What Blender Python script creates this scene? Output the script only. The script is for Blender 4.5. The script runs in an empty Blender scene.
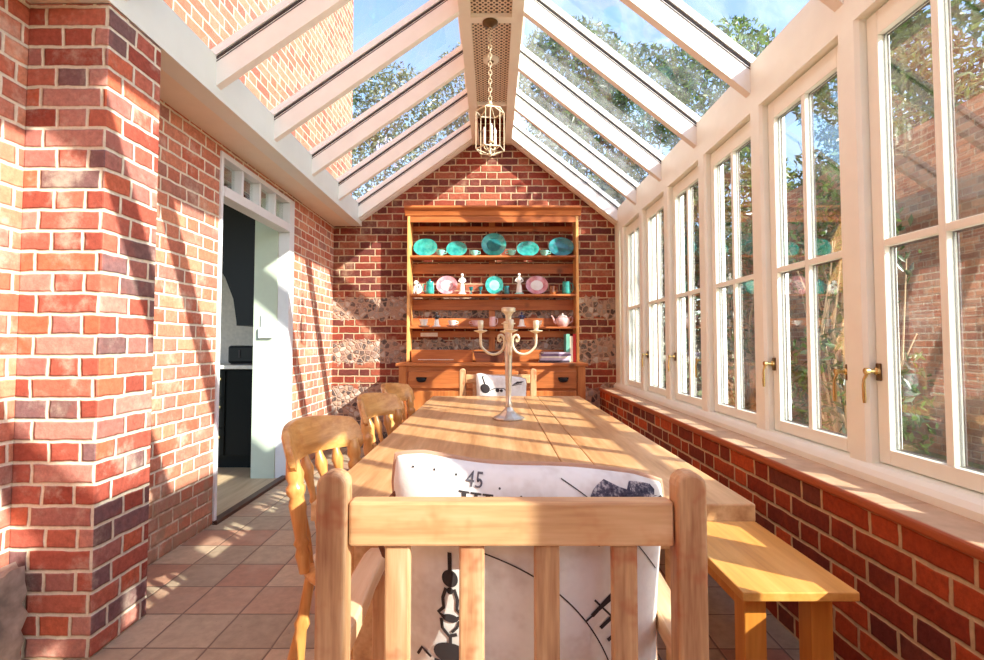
import bpy, bmesh, math, random
from mathutils import Vector, Matrix
from math import pi, sin, cos, radians as R
random.seed(7)
scn = bpy.context.scene
col = scn.collection

# ------------------------------------------------------------------ node helpers
class NT:
    def __init__(s, name):
        s.m = bpy.data.materials.new(name); s.m.use_nodes = True
        s.t = s.m.node_tree; s.t.nodes.clear()
        s.out = s.t.nodes.new('ShaderNodeOutputMaterial')
    def n(s, typ, **kw):
        nd = s.t.nodes.new(typ)
        for k, v in kw.items(): setattr(nd, k, v)
        return nd
    def link(s, a, b): s.t.links.new(a, b)
    def put(s, sock, v):
        if v is None: return
        if isinstance(v, bpy.types.NodeSocket): s.link(v, sock)
        elif isinstance(v, (tuple, list)) and len(v) == 3 and sock.type == 'RGBA': sock.default_value = (*v, 1)
        else: sock.default_value = v
    def ma(s, op, a, b=None, c=None, clamp=False):
        nd = s.n('ShaderNodeMath', operation=op, use_clamp=clamp)
        s.put(nd.inputs[0], a); s.put(nd.inputs[1], b); s.put(nd.inputs[2], c)
        return nd.outputs[0]
    def mix(s, f, a, b, mode='MIX'):
        nd = s.n('ShaderNodeMix', data_type='RGBA', blend_type=mode)
        s.put(nd.inputs[0], f); s.put(nd.inputs[6], a); s.put(nd.inputs[7], b)
        return nd.outputs[2]
    def step(s, x, lo, hi):
        nd = s.n('ShaderNodeMapRange', interpolation_type='SMOOTHSTEP')
        s.put(nd.inputs[0], x); nd.inputs[1].default_value = lo; nd.inputs[2].default_value = hi
        return nd.outputs[0]
    def ramp(s, f, stops, mode='LINEAR'):
        nd = s.n('ShaderNodeValToRGB'); cr = nd.color_ramp; cr.interpolation = mode
        while len(cr.elements) < len(stops): cr.elements.new(0.5)
        for e, (p, c) in zip(cr.elements, stops): e.position = p; e.color = (*c, 1)
        s.put(nd.inputs[0], f); return nd.outputs[0]
    def noise(s, vec, scale, detail=3, rough=.55):
        nd = s.n('ShaderNodeTexNoise'); s.put(nd.inputs['Vector'], vec)
        nd.inputs['Scale'].default_value = scale; nd.inputs['Detail'].default_value = detail
        nd.inputs['Roughness'].default_value = rough
        return nd.outputs[0]
    def xyz(s, x, y, z):
        nd = s.n('ShaderNodeCombineXYZ')
        s.put(nd.inputs[0], x); s.put(nd.inputs[1], y); s.put(nd.inputs[2], z); return nd.outputs[0]
    def sep(s, v):
        nd = s.n('ShaderNodeSeparateXYZ'); s.put(nd.inputs[0], v); return nd.outputs
    def white(s, v):
        nd = s.n('ShaderNodeTexWhiteNoise', noise_dimensions='3D'); s.put(nd.inputs['Vector'], v); return nd.outputs
    def bump(s, h, strength=.3, dist=.01):
        nd = s.n('ShaderNodeBump'); nd.inputs['Strength'].default_value = strength
        nd.inputs['Distance'].default_value = dist; s.put(nd.inputs['Height'], h); return nd.outputs[0]
    def bsdf(s, color, rough=.5, metal=0, normal=None, spec=.5, emis=None, coat=0):
        b = s.n('ShaderNodeBsdfPrincipled')
        s.put(b.inputs['Base Color'], color); s.put(b.inputs['Roughness'], rough)
        s.put(b.inputs['Metallic'], metal); s.put(b.inputs['Normal'], normal)
        b.inputs['Specular IOR Level'].default_value = spec
        b.inputs['Coat Weight'].default_value = coat
        s.link(b.outputs[0], s.out.inputs[0]); return b
def C(r, g, b):   # sRGB 0-255 to linear
    f = lambda c: (c/255/12.92) if c/255 <= .04045 else ((c/255+.055)/1.055)**2.4
    return (f(r), f(g), f(b))
def plain(name, c, rough=.5, metal=0, var=.06, scale=30, spec=.5, coat=0):
    t = NT(name); pos = t.n('ShaderNodeTexCoord').outputs['Object']
    nz = t.noise(pos, scale, 3)
    dark = tuple(x*(1-var*2) for x in c); lite = tuple(min(1, x*(1+var)) for x in c)
    colr = t.ramp(nz, [(.3, dark), (.7, lite)])
    t.bsdf(colr, rough, metal, t.bump(nz, .06, .004), spec, coat=coat); return t.m
def wood(name, cols, axis='x', scale=1.0, rough=.45, patch=None, patch_amt=.5, coat=0, knots=0):
    t = NT(name); pos = t.n('ShaderNodeTexCoord').outputs['Object']
    mp = t.n('ShaderNodeMapping'); t.put(mp.inputs[0], pos)
    st = {'x': (1.2, 14, 14), 'y': (14, 1.2, 14), 'z': (14, 14, 1.2)}[axis]
    mp.inputs['Scale'].default_value = tuple(v*scale for v in st)
    oi = t.n('ShaderNodeObjectInfo').outputs['Random']
    v2 = t.n('ShaderNodeVectorMath', operation='ADD'); t.link(mp.outputs[0], v2.inputs[0])
    t.link(t.xyz(t.ma('MULTIPLY', oi, 31), t.ma('MULTIPLY', oi, 17), 0), v2.inputs[1])
    g = t.noise(v2.outputs[0], 2.2, 4, .6)
    g2 = t.noise(v2.outputs[0], 9, 2, .5)
    f = t.ma('ADD', t.ma('MULTIPLY', g, .75), t.ma('MULTIPLY', g2, .25))
    c = t.ramp(f, [(.32, cols[0]), (.5, cols[1]), (.68, cols[2])])
    if patch:
        pn = t.noise(pos, 7, 4, .7)
        c = t.mix(t.ma('MULTIPLY', t.step(pn, .52, .68), patch_amt), c, patch)
    if knots:
        vo = t.n('ShaderNodeTexVoronoi'); t.put(vo.inputs['Vector'], pos); vo.inputs['Scale'].default_value = knots
        k = t.ma('SUBTRACT', 1, t.step(vo.outputs[0], .05, .16))
        c = t.mix(t.ma('MULTIPLY', k, .75), c, tuple(x*.3 for x in cols[0]))
    t.bsdf(c, rough, 0, t.bump(f, .12, .004), .45, coat=coat); return t.m

def brick(name, palette, mortar, weather=False, flint=False, bumps=.6, lime=0.0, header=True):
    t = NT(name)
    geo = t.n('ShaderNodeNewGeometry'); P = geo.outputs['Position']; N = t.sep(geo.outputs['True Normal'])
    w = t.n('ShaderNodeTexNoise'); t.put(w.inputs['Vector'], P); w.inputs['Scale'].default_value = 14; w.inputs['Detail'].default_value = 2
    wc = t.sep(w.outputs[1])
    p = t.sep(P)
    ax = t.ma('GREATER_THAN', t.ma('ABSOLUTE', N[0]), .5)
    u = t.ma('ADD', t.ma('MULTIPLY', p[1], ax), t.ma('MULTIPLY', p[0], t.ma('SUBTRACT', 1, ax)))
    u = t.ma('ADD', u, t.ma('MULTIPLY', t.ma('SUBTRACT', wc[0], .5), .013))
    v = t.ma('ADD', p[2], t.ma('MULTIPLY', t.ma('SUBTRACT', wc[1], .5), .011))
    vs = t.ma('DIVIDE', v, .0752); row = t.ma('FLOOR', vs); fv = t.ma('FRACT', vs)
    rj = t.white(t.xyz(row, 3.3, 1.7))[0]
    shift = t.ma('ADD', t.ma('MULTIPLY', t.ma('MODULO', t.ma('ABSOLUTE', row), 2), .1675), t.ma('MULTIPLY', rj, .022))
    uu = t.ma('DIVIDE', t.ma('ADD', t.ma('ADD', u, shift), 10), .335); k = t.ma('FLOOR', uu)
    fu = t.ma('MULTIPLY', t.ma('FRACT', uu), .335)
    isH = t.ma('GREATER_THAN', fu, .2225)
    du = t.ma('SUBTRACT', fu, t.ma('MULTIPLY', isH, .2225))
    wd = t.ma('SUBTRACT', .2225, t.ma('MULTIPLY', isH, .11))
    ex = t.ma('MINIMUM', du, t.ma('SUBTRACT', wd, du))
    ey = t.ma('MULTIPLY', t.ma('MINIMUM', fv, t.ma('SUBTRACT', 1, fv)), .0752)
    e = t.ma('MINIMUM', ex, ey)
    ident = t.xyz(row, t.ma('ADD', t.ma('MULTIPLY', k, 2), isH), ax)
    rn = t.white(ident)
    n = len(palette)
    bc = t.ramp(rn[0], [(i/n, c) for i, c in enumerate(palette)], 'CONSTANT')
    fine = t.noise(P, 45, 4, .7); mid = t.noise(P, 9, 3, .6)
    bc = t.mix(1, bc, t.ramp(fine, [(.25, (.62, .62, .62)), (.7, (1.12, 1.12, 1.12))]), 'MULTIPLY')
    bc = t.mix(t.ma('MULTIPLY', t.step(mid, .5, .75), .35), bc, palette[0])
    if lime:
        ln = t.noise(P, 5.5, 5, .7)
        bc = t.mix(t.ma('MULTIPLY', t.step(ln, .5, .72), lime), bc, mortar)
    mc = t.mix(1, mortar, t.ramp(fine, [(.2, (.75, .74, .72)), (.75, (1.08, 1.08, 1.08))]), 'MULTIPLY')
    isb = t.step(e, .0046, .0074)
    colr = t.mix(isb, mc, bc)
    h = t.ma('ADD', t.step(e, .002, .011), t.ma('MULTIPLY', fine, .3))
    if weather:
        zz = t.ma('ADD', p[2], t.ma('MULTIPLY', t.ma('SUBTRACT', mid, .5), .35))
        yy = t.ma('MULTIPLY', t.step(p[1], 2.0, 2.2), 1)
        wk = t.ma('MULTIPLY', t.ma('SUBTRACT', 1, t.step(zz, .30, .42)), yy)
        smear = t.ma('MULTIPLY', wk, t.ma('ADD', .35, t.ma('MULTIPLY', t.step(t.noise(P, 13, 3), .42, .6), .5)))
        colr = t.mix(smear, colr, C(158, 128, 104))
    if flint:
        zz = t.ma('ADD', p[2], t.ma('MULTIPLY', t.ma('SUBTRACT', mid, .5), .26))
        def band(a, b): return t.ma('MULTIPLY', t.step(zz, a-.012, a+.012), t.ma('SUBTRACT', 1, t.step(zz, b-.012, b+.012)))
        fl = t.ma('ADD', t.ma('ADD', band(1.36, 1.58), band(.89, 1.13)), band(-1, .65), clamp=True)
        vo = t.n('ShaderNodeTexVoronoi', feature='DISTANCE_TO_EDGE'); t.put(vo.inputs['Vector'], P); vo.inputs['Scale'].default_value = 19
        vc = t.n('ShaderNodeTexVoronoi'); t.put(vc.inputs['Vector'], P); vc.inputs['Scale'].default_value = 19
        rr = t.sep(vc.outputs['Color'])
        dome = t.step(vo.outputs[0], .03, .16)
        stone = t.ramp(rr[0], [(0, C(84,72,68)), (.2, C(128,112,102)), (.4, C(156,140,128)), (.6, C(104,86,78)), (.75, C(182,168,156)), (.9, C(140,110,96))], 'CONSTANT')
        stone = t.mix(t.step(fine, .5, .8), stone, C(205, 195, 182))
        fc = t.mix(t.ma('MULTIPLY', dome, t.step(rr[1], .1, .25)), C(172,142,122), stone)
        colr = t.mix(fl, colr, fc)
        h = t.ma('ADD', t.ma('MULTIPLY', h, t.ma('SUBTRACT', 1, fl)), t.ma('MULTIPLY', t.ma('MULTIPLY', dome, 1.6), fl))
    t.bsdf(colr, .85, 0, t.bump(h, bumps, .012), .25)
    return t.m

# ------------------------------------------------------------------ materials
M = {}
M['brick_left'] = brick('left_brick', [C(206,132,104), C(198,120,92), C(196,126,104), C(188,114,92), C(212,142,110), C(192,106,80), C(172,118,102)], C(232,220,198), weather=True, lime=.42)
M['brick_pillar'] = brick('pillar_brick', [C(178,96,78), C(170,86,68), C(188,106,84), C(132,96,94), C(170,110,98), C(198,104,74), C(124,90,86), C(192,132,116), C(156,76,60)], C(224,212,188), lime=.42)
M['brick_back'] = brick('gable_brick', [C(142,68,50), C(130,56,42), C(154,80,60), C(114,58,50), C(136,60,46), C(104,52,46), C(162,94,70)], C(196,172,140), flint=True, lime=.34)
M['brick_right'] = brick('dwarf_brick', [C(172,74,38), C(156,64,32), C(124,52,36), C(108,46,38), C(184,82,42), C(138,54,32), C(114,58,46)], C(196,168,134), bumps=.5)
M['brick_house'] = brick('house_brick', [C(180,118,92), C(170,106,82), C(188,128,102), C(160,98,80)], C(200,182,160), bumps=.3)
M['brick_garden'] = brick('garden_brick', [C(176,128,96), C(156,106,80), C(190,142,108), C(140,104,82)], C(170,148,122), lime=.3, bumps=.4)
M['white_paint'] = plain('cream_white_paint', C(242,236,220), .38, var=.015, scale=12)
M['window_paint'] = plain('warm_white_window_paint', C(240,243,232), .35, var=.015, scale=10)
M['roof_paint'] = plain('roof_white_paint', C(244,240,230), .4, var=.02, scale=8)
M['beam_paint'] = plain('beam_grey_white_paint', C(226,230,220), .45, var=.015, scale=6)
M['soffit_paint'] = plain('soffit_cream_paint', C(234,222,200), .55, var=.02, scale=6)
M['door_white'] = plain('door_frame_white', C(222,224,226), .4, var=.01)
M['pale_green'] = plain('pale_green_paint', C(190,202,182), .5, var=.01)
M['seal'] = plain('dark_seal', C(70,62,60), .6)
M['dark_green'] = plain('dark_green_paint', C(17,21,19), .7, var=.03, spec=.2)
M['black'] = plain('black_metal', C(16,16,18), .45, spec=.3)
M['worktop'] = plain('pale_worktop', C(226,222,212), .3)
M['kitchen_wall'] = plain('kitchen_wall_paint', C(206,198,186), .6)
M['brass'] = plain('brass', C(206,184,128), .25, .9)
M['bronze'] = plain('dark_bronze', C(110,88,60), .35, .8)
M['cream_metal'] = plain('cream_gilt_metal', C(222,208,176), .4, .25)
M['pewter'] = plain('pewter', C(206,198,186), .3, .85, scale=60)
M['pewter_cream'] = plain('cream_pewter', C(226,214,184), .35, .4, scale=60)
M['candle'] = plain('candle_tube', C(240,234,214), .5)
M['bulb'] = plain('clear_bulb', C(245,235,215), .1)
def sill_mat():
    t = NT('buff_quarry_sill'); P = t.n('ShaderNodeNewGeometry').outputs['Position']
    p = t.sep(P); f = t.noise(P, 14, 4, .6)
    c = t.ramp(f, [(.3, C(182,148,118)), (.7, C(206,174,144))])
    j = t.ma('LESS_THAN', t.ma('ABSOLUTE', t.ma('SUBTRACT', t.ma('FRACT', t.ma('DIVIDE', p[1], .60)), .5)), .004)
    c = t.mix(j, c, C(150,110,84))
    edge = t.ma('SUBTRACT', 1, t.step(p[0], 1.119, 1.128))
    c = t.mix(edge, c, C(160,78,42))
    t.bsdf(c, .5, 0, t.bump(f, .1, .004), .4); return t.m
M['sill'] = sill_mat()
def floor_mat():
    t = NT('quarry_tile_floor'); P = t.n('ShaderNodeNewGeometry').outputs['Position']; p = t.sep(P)
    T = .2305
    wn = t.n('ShaderNodeTexNoise'); t.put(wn.inputs['Vector'], P); wn.inputs['Scale'].default_value = 9
    wv = t.sep(wn.outputs[1])
    x = t.ma('DIVIDE', t.ma('ADD', t.ma('ADD', p[0], 1.261+T*20), t.ma('MULTIPLY', t.ma('SUBTRACT', wv[0], .5), .006)), T)
    y = t.ma('DIVIDE', t.ma('ADD', t.ma('ADD', p[1], -2.095+T*30), t.ma('MULTIPLY', t.ma('SUBTRACT', wv[1], .5), .006)), T)
    kx = t.ma('FLOOR', x); ky = t.ma('FLOOR', y); fx = t.ma('FRACT', x); fy = t.ma('FRACT', y)
    e = t.ma('MULTIPLY', t.ma('MINIMUM', t.ma('MINIMUM', fx, t.ma('SUBTRACT', 1, fx)), t.ma('MINIMUM', fy, t.ma('SUBTRACT', 1, fy))), T)
    rn = t.white(t.xyz(kx, ky, 2))
    c = t.ramp(rn[0], [(0, C(178,160,134)), (.2, C(184,160,132)), (.4, C(168,150,126)), (.6, C(182,150,124)), (.75, C(194,172,144)), (.9, C(176,134,110))], 'CONSTANT')
    f = t.noise(P, 22, 5, .65); m = t.noise(P, 5, 3)
    c = t.mix(1, c, t.ramp(f, [(.25, (.72,.71,.70)), (.7, (1.1,1.1,1.1))]), 'MULTIPLY')
    c = t.mix(t.ma('MULTIPLY', t.step(m, .5, .7), .3), c, C(184,164,140))
    spot = t.step(t.noise(P, 60, 2), .72, .76)
    c = t.mix(t.ma('MULTIPLY', spot, .6), c, C(70,54,46))
    s = t.step(e, .0018, .0045)
    c = t.mix(s, C(112,92,76), c)
    t.bsdf(c, t.ma('ADD', .42, t.ma('MULTIPLY', f, .3)), 0, t.bump(t.ma('ADD', t.step(e, .001, .009), t.ma('MULTIPLY', f, .25)), .4, .006), .45); return t.m
M['floor'] = floor_mat()
def glass(name, tint, haze=.0, base=.07, hazec=(.9,.92,.92)):
    t = NT(name); tr = t.n('ShaderNodeBsdfTransparent'); t.put(tr.inputs[0], tint)
    gl = t.n('ShaderNodeBsdfGlossy'); gl.inputs['Roughness'].default_value = .02
    ge = t.n('ShaderNodeNewGeometry'); dt = t.n('ShaderNodeVectorMath', operation='DOT_PRODUCT')
    t.link(ge.outputs['Incoming'], dt.inputs[0]); t.link(ge.outputs['Normal'], dt.inputs[1])
    c1 = t.ma('SUBTRACT', 1, t.ma('ABSOLUTE', dt.outputs['Value']), clamp=True)
    fr = t.ma('ADD', base, t.ma('MULTIPLY', t.ma('POWER', c1, 5), .85))
    mx = t.n('ShaderNodeMixShader'); t.link(fr, mx.inputs[0]); t.link(tr.outputs[0], mx.inputs[1]); t.link(gl.outputs[0], mx.inputs[2])
    o = mx.outputs[0]
    if haze:
        df = t.n('ShaderNodeBsdfTranslucent'); t.put(df.inputs[0], hazec)
        pos = t.n('ShaderNodeTexCoord').outputs['Object']
        nz = t.noise(pos, 4, 5, .7)
        m2 = t.n('ShaderNodeMixShader'); t.link(t.ma('MULTIPLY', t.step(nz, .35, .75), haze), m2.inputs[0]); t.link(o, m2.inputs[1]); t.link(df.outputs[0], m2.inputs[2]); o = m2.outputs[0]
    t.link(o, t.out.inputs[0]); return t.m
M['glass'] = glass('window_glass', (.96,.98,.97), .015, .14)
M['roof_glass'] = glass('roof_glass', (.95,.98,.98), .10)
M['pine'] = wood('waxed_pine', [C(156,84,40), C(182,104,52), C(200,124,70)], 'x', .6, .45, knots=3.2)
M['pine_v'] = wood('waxed_pine_upright', [C(156,84,40), C(184,108,54), C(202,128,72)], 'z', .6, .4, knots=3.2)
M['pine_edge'] = wood('pale_pine_edge', [C(214,150,84), C(226,166,98), C(236,184,118)], 'z', .6, .4)
M['table_wood'] = wood('table_oak', [C(170,120,74), C(200,154,104), C(222,182,134)], 'y', .8, .36, patch=C(200,146,92), patch_amt=.35)
M['oldwood_v'] = wood('worn_chair_wood_upright', [C(152,104,70), C(198,156,112), C(222,188,148)], 'z', 1.2, .5, patch=C(166,92,58), patch_amt=.95)
M['oldwood_x'] = wood('worn_chair_wood_rail', [C(178,128,84), C(208,164,116), C(226,188,142)], 'x', 1.0, .5, patch=C(196,124,74), patch_amt=.6)
M['oldwood_y'] = wood('worn_chair_wood_arm', [C(196,148,108), C(222,182,140), C(232,198,158)], 'y', 1.0, .5)
M['honey'] = wood('honey_beech', [C(180,118,58), C(208,150,84), C(228,178,112)], 'y', .8, .3, patch=C(170,100,46), patch_amt=.5, coat=.2)
M['honey_v'] = wood('honey_beech_turned', [C(182,118,56), C(212,152,84), C(230,180,110)], 'z', .8, .28, coat=.3)
M['bench_wood'] = wood('bench_oak', [C(206,142,64), C(224,162,80), C(234,178,98)], 'y', .7, .35)
M['bench_leg'] = wood('bench_leg_oak', [C(196,122,44), C(214,142,58), C(224,156,74)], 'z', .7, .35)
M['threshold'] = wood('dark_threshold', [C(70,48,40), C(88,62,50), C(104,76,62)], 'y', 1, .5)
M['kfloor'] = wood('kitchen_boards', [C(176,150,116), C(196,170,134), C(210,186,150)], 'y', .5, .45)
def teal(name, c1, c2):
    t = NT(name); pos = t.n('ShaderNodeTexCoord').outputs['Object']
    c = t.ramp(t.noise(pos, 16, 3), [(.35, c1), (.65, c2)])
    t.bsdf(c, .12, 0, None, .6, coat=.5); return t.m
M['teal'] = teal('turquoise_glaze', C(26,124,118), C(58,166,152))
M['teal_dark'] = teal('deep_turquoise_glaze', C(18,92,98), C(38,130,130))
M['mint'] = teal('mint_glaze', C(120,206,190), C(160,224,208))
M['cream_china'] = teal('cream_china', C(236,226,214), C(246,240,230))
M['pink_china'] = teal('pink_china', C(222,170,168), C(238,204,198))
M['pink_rim'] = teal('pink_pattern_rim', C(198,110,120), C(226,160,164))
M['brown_glaze'] = teal('brown_glaze', C(140,78,36), C(176,104,52))
M['navy'] = teal('navy_glaze', C(34,44,84), C(50,62,110))
M['char'] = teal('charcoal_glaze', C(40,38,40), C(60,56,56))
M['book_red'] = plain('red_cover', C(190,34,30), .5)
M['book_teal'] = plain('sea_green_cover', C(110,176,156), .5)
M['book_cream'] = plain('cream_cover', C(232,220,196), .6)
M['book_purple'] = plain('purple_cover', C(120,96,128), .5)
M['book_lilac'] = plain('lilac_cover', C(196,184,206), .5)
M['book_black'] = plain('dark_cover', C(64,54,66), .5)
M['paper'] = plain('paper', C(236,230,218), .8)
M['darkwood'] = wood('dark_wood', [C(64,30,18), C(88,42,24), C(110,58,32)], 'x', 1, .4)
def fabric():
    t = NT('printed_linen'); pos = t.n('ShaderNodeTexCoord').outputs['Object']
    n1 = t.noise(pos, 9, 4, .7)
    c = t.ramp(n1, [(.3, C(206,200,192)), (.5, C(232,232,228)), (.75, C(244,244,240))])
    t.bsdf(c, .9, 0, t.bump(t.noise(pos, 220, 2), .15, .002), .15); return t.m
M['linen'] = fabric()
def floral():
    t = NT('dark_floral_print'); pos = t.n('ShaderNodeTexCoord').outputs['Object']
    vo = t.n('ShaderNodeTexVoronoi'); t.put(vo.inputs['Vector'], pos); vo.inputs['Scale'].default_value = 60
    c = t.ramp(t.noise(pos, 45, 4, .75), [(.36, C(40,40,54)), (.5, C(84,82,96)), (.58, C(170,164,166)), (.68, C(226,222,218))])
    t.bsdf(c, .9, 0, None, .15); return t.m
M['floral'] = floral()
M['ink'] = plain('black_print_ink', C(52,46,48), .85)
M['ink_grey'] = plain('grey_print_ink', C(96,94,100), .85)
M['piping'] = plain('tan_piping', C(190,150,124), .8)
M['strap'] = plain('brown_leather', C(112,64,42), .6)
M['cane'] = None
def cane():
    t = NT('perforated_grille'); P = t.n('ShaderNodeNewGeometry').outputs['Position']; p = t.sep(P)
    S = .036
    def cell(a, ph):
        return t.ma('SUBTRACT', t.ma('FRACT', t.ma('ADD', t.ma('DIVIDE', t.ma('ADD', a, 10), S), ph)), .5)
    def hole(ph, r):
        a, b = cell(p[0], ph), cell(p[1], ph)
        return t.ma('LESS_THAN', t.ma('ADD', t.ma('MULTIPLY', a, a), t.ma('MULTIPLY', b, b)), r*r)
    h = t.ma('MAXIMUM', hole(0, .27), hole(.5, .2))
    c = t.mix(h, C(226,206,180), C(74,56,46))
    t.bsdf(c, .6, 0, t.bump(t.ma('SUBTRACT', 1, h), .5, .004)); return t.m
M['cane'] = cane()
def leafmat(name, cs):
    t = NT(name); g = t.n('ShaderNodeNewGeometry').outputs['Random Per Island']
    c = t.ramp(g, [(i/(len(cs)-1), x) for i, x in enumerate(cs)])
    d = t.n('ShaderNodeBsdfDiffuse'); t.link(c, d.inputs[0])
    tl = t.n('ShaderNodeBsdfTranslucent'); t.link(t.mix(1, c, (1.2,1.3,.7), 'MULTIPLY'), tl.inputs[0])
    gl = t.n('ShaderNodeBsdfGlossy'); gl.inputs['Roughness'].default_value = .35; t.put(gl.inputs[0], (.8,.8,.8))
    m1 = t.n('ShaderNodeMixShader'); m1.inputs[0].default_value = .4; t.link(d.outputs[0], m1.inputs[1]); t.link(tl.outputs[0], m1.inputs[2])
    m2 = t.n('ShaderNodeMixShader'); m2.inputs[0].default_value = .06; t.link(m1.outputs[0], m2.inputs[1]); t.link(gl.outputs[0], m2.inputs[2])
    t.link(m2.outputs[0], t.out.inputs[0]); return t.m
M['leaf'] = leafmat('garden_leaf', [C(36,58,30), C(62,92,46), C(96,124,62), C(130,152,86)])
M['leaf_dark'] = leafmat('dark_leaf', [C(36,56,34), C(60,86,46), C(90,116,62)])
M['leaf_pale'] = leafmat('pale_leaf', [C(66,76,50), C(92,100,70), C(140,142,112), C(78,94,56)])
M['twig'] = plain('dry_stem', C(176,150,116), .8)
M['bark'] = plain('bark', C(110,88,68), .9, var=.2)
M['bounce_slab'] = plain('pale_bounce_slab', C(212,204,190), .85, var=.05, scale=8)  # pale neutral colour for the added slab that bounces light indoors
M['grass'] = plain('lawn', C(118,132,74), .9, var=.2, scale=6)
M['lilac'] = leafmat('lilac_blossom', [C(170,160,220), C(210,200,240), C(240,236,250)])

# ------------------------------------------------------------------ mesh helpers
def obj(name, bm, mat, parent=None, bevel=0, smooth=False, subsurf=0, ang=35, segs=2):
    me = bpy.data.meshes.new(name)
    bmesh.ops.recalc_face_normals(bm, faces=bm.faces)
    bm.to_mesh(me); bm.free()
    if smooth:
        me.shade_smooth(); me.set_sharp_from_angle(angle=R(ang))
    if isinstance(mat, str): mat = M[mat]
    if mat: me.materials.append(mat)
    o = bpy.data.objects.new(name, me); col.objects.link(o)
    if parent is not None: o.parent = parent
    if bevel:
        b = o.modifiers.new('bevel', 'BEVEL'); b.width = bevel; b.segments = segs; b.limit_method = 'ANGLE'; b.angle_limit = R(40)
    if subsurf:
        s = o.modifiers.new('sub', 'SUBSURF'); s.levels = subsurf; s.render_levels = subsurf
    return o
def thing(name, label, cat, loc=(0,0,0), rotz=0, group=None):
    o = bpy.data.objects.new(name, None); col.objects.link(o); o.empty_display_size = .05
    o.location = loc; o.rotation_euler = (0, 0, rotz)
    return tag(o, label, cat, group)
def tag(o, label, cat, group=None, kind=None):
    o['label'] = label; o['category'] = cat
    if group: o['group'] = group
    if kind: o['kind'] = kind
    return o
def struct(name, bm, mat, label=None, cat=None, **kw):
    o = obj(name, bm, mat, None, **kw); o['kind'] = 'structure'
    if label: o['label'] = label
    if cat: o['category'] = cat
    return o
def B(): return bmesh.new()
def box(bm, x0, x1, y0, y1, z0, z1):
    vs = [bm.verts.new(p) for p in [(x0,y0,z0),(x1,y0,z0),(x1,y1,z0),(x0,y1,z0),(x0,y0,z1),(x1,y0,z1),(x1,y1,z1),(x0,y1,z1)]]
    for f in [(0,3,2,1),(4,5,6,7),(0,1,5,4),(1,2,6,5),(2,3,7,6),(3,0,4,7)]: bm.faces.new([vs[i] for i in f])
    return bm
def beam(bm, a, b, w, h, up=(0,0,1)):
    """rectangular bar from a to b; w across, h along up"""
    a, b = Vector(a), Vector(b); d = (b-a).normalized(); up = Vector(up)
    s = d.cross(up).normalized(); u = s.cross(d).normalized()
    ring = []
    for p in (a, b):
        ring.append([bm.verts.new(p + s*i*w/2 + u*j*h/2) for i, j in ((-1,-1),(1,-1),(1,1),(-1,1))])
    for i in range(4):
        bm.faces.new((ring[0][i], ring[0][(i+1)%4], ring[1][(i+1)%4], ring[1][i]))
    bm.faces.new(ring[0][::-1]); bm.faces.new(ring[1]); return bm
def tube(bm, pts, rad, n=12, closed=False):
    pts = [Vector(p) for p in pts]; L = len(pts)
    rad = rad if isinstance(rad, (list, tuple)) else [rad]*L
    rings = []; prev = None
    for i, p in enumerate(pts):
        if closed: d = pts[(i+1)%L]-pts[i-1]
        else: d = pts[min(i+1, L-1)]-pts[max(i-1, 0)]
        d.normalize()
        if prev is None:
            s = d.cross(Vector((0,0,1)))
            if s.length < .05: s = d.cross(Vector((0,1,0)))
        else: s = prev - d*prev.dot(d)
        s.normalize(); prev = s; u = d.cross(s)
        rings.append([bm.verts.new(p + (s*cos(2*pi*k/n)+u*sin(2*pi*k/n))*rad[i]) for k in range(n)])
    R_ = range(L if closed else L-1)
    for i in R_:
        a, b = rings[i], rings[(i+1)%L]
        for k in range(n): bm.faces.new((a[k], a[(k+1)%n], b[(k+1)%n], b[k]))
    if not closed:
        bm.faces.new(rings[0][::-1]); bm.faces.new(rings[-1])
    return bm
def lathe(bm, prof, n=24, o=(0,0,0), sx=1, sy=1, M4=None):
    """prof list of (r, z)"""
    rings = []
    for r, z in prof:
        if r < 1e-5: rings.append([bm.verts.new((o[0], o[1], o[2]+z))])
        else: rings.append([bm.verts.new((o[0]+r*sx*cos(2*pi*k/n), o[1]+r*sy*sin(2*pi*k/n), o[2]+z)) for k in range(n)])
    for a, b in zip(rings, rings[1:]):
        for k in range(n):
            if len(a) == 1 and len(b) == 1: break
            if len(a) == 1: bm.faces.new((a[0], b[k], b[(k+1)%n]))
            elif len(b) == 1: bm.faces.new((a[k], a[(k+1)%n], b[0]))
            else: bm.faces.new((a[k], a[(k+1)%n], b[(k+1)%n], b[k]))
    for r in (rings[0], rings[-1]):
        if len(r) > 1: bm.faces.new(r)
    if M4 is not None:
        bmesh.ops.transform(bm, matrix=M4, verts=[v for rg in rings for v in rg])
    return bm
def turned(bm, a, b, prof, n=14):
    """turned spindle from a to b; prof list of (t, radius)"""
    a, b = Vector(a), Vector(b)
    return tube(bm, [a.lerp(b, t) for t, r in prof], [r for t, r in prof], n)
def prism(bm, pts, y0, y1, axis='y'):
    """polygon pts (x,z) extruded along axis"""
    def P(p, d): return {'y': (p[0], d, p[1]), 'x': (d, p[0], p[1]), 'z': (p[0], p[1], d)}[axis]
    a = [bm.verts.new(P(p, y0)) for p in pts]; b = [bm.verts.new(P(p, y1)) for p in pts]
    bm.faces.new(a[::-1]); bm.faces.new(b)
    for i in range(len(pts)): bm.faces.new((a[i], a[(i+1)%len(pts)], b[(i+1)%len(pts)], b[i]))
    return bm
def children(o): return [c for c in col.objects if c.parent == o]
def copy_tree(o, parent=None):
    c = o.copy(); col.objects.link(c); c.parent = parent
    for ch in children(o): copy_tree(ch, c)
    return c

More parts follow.
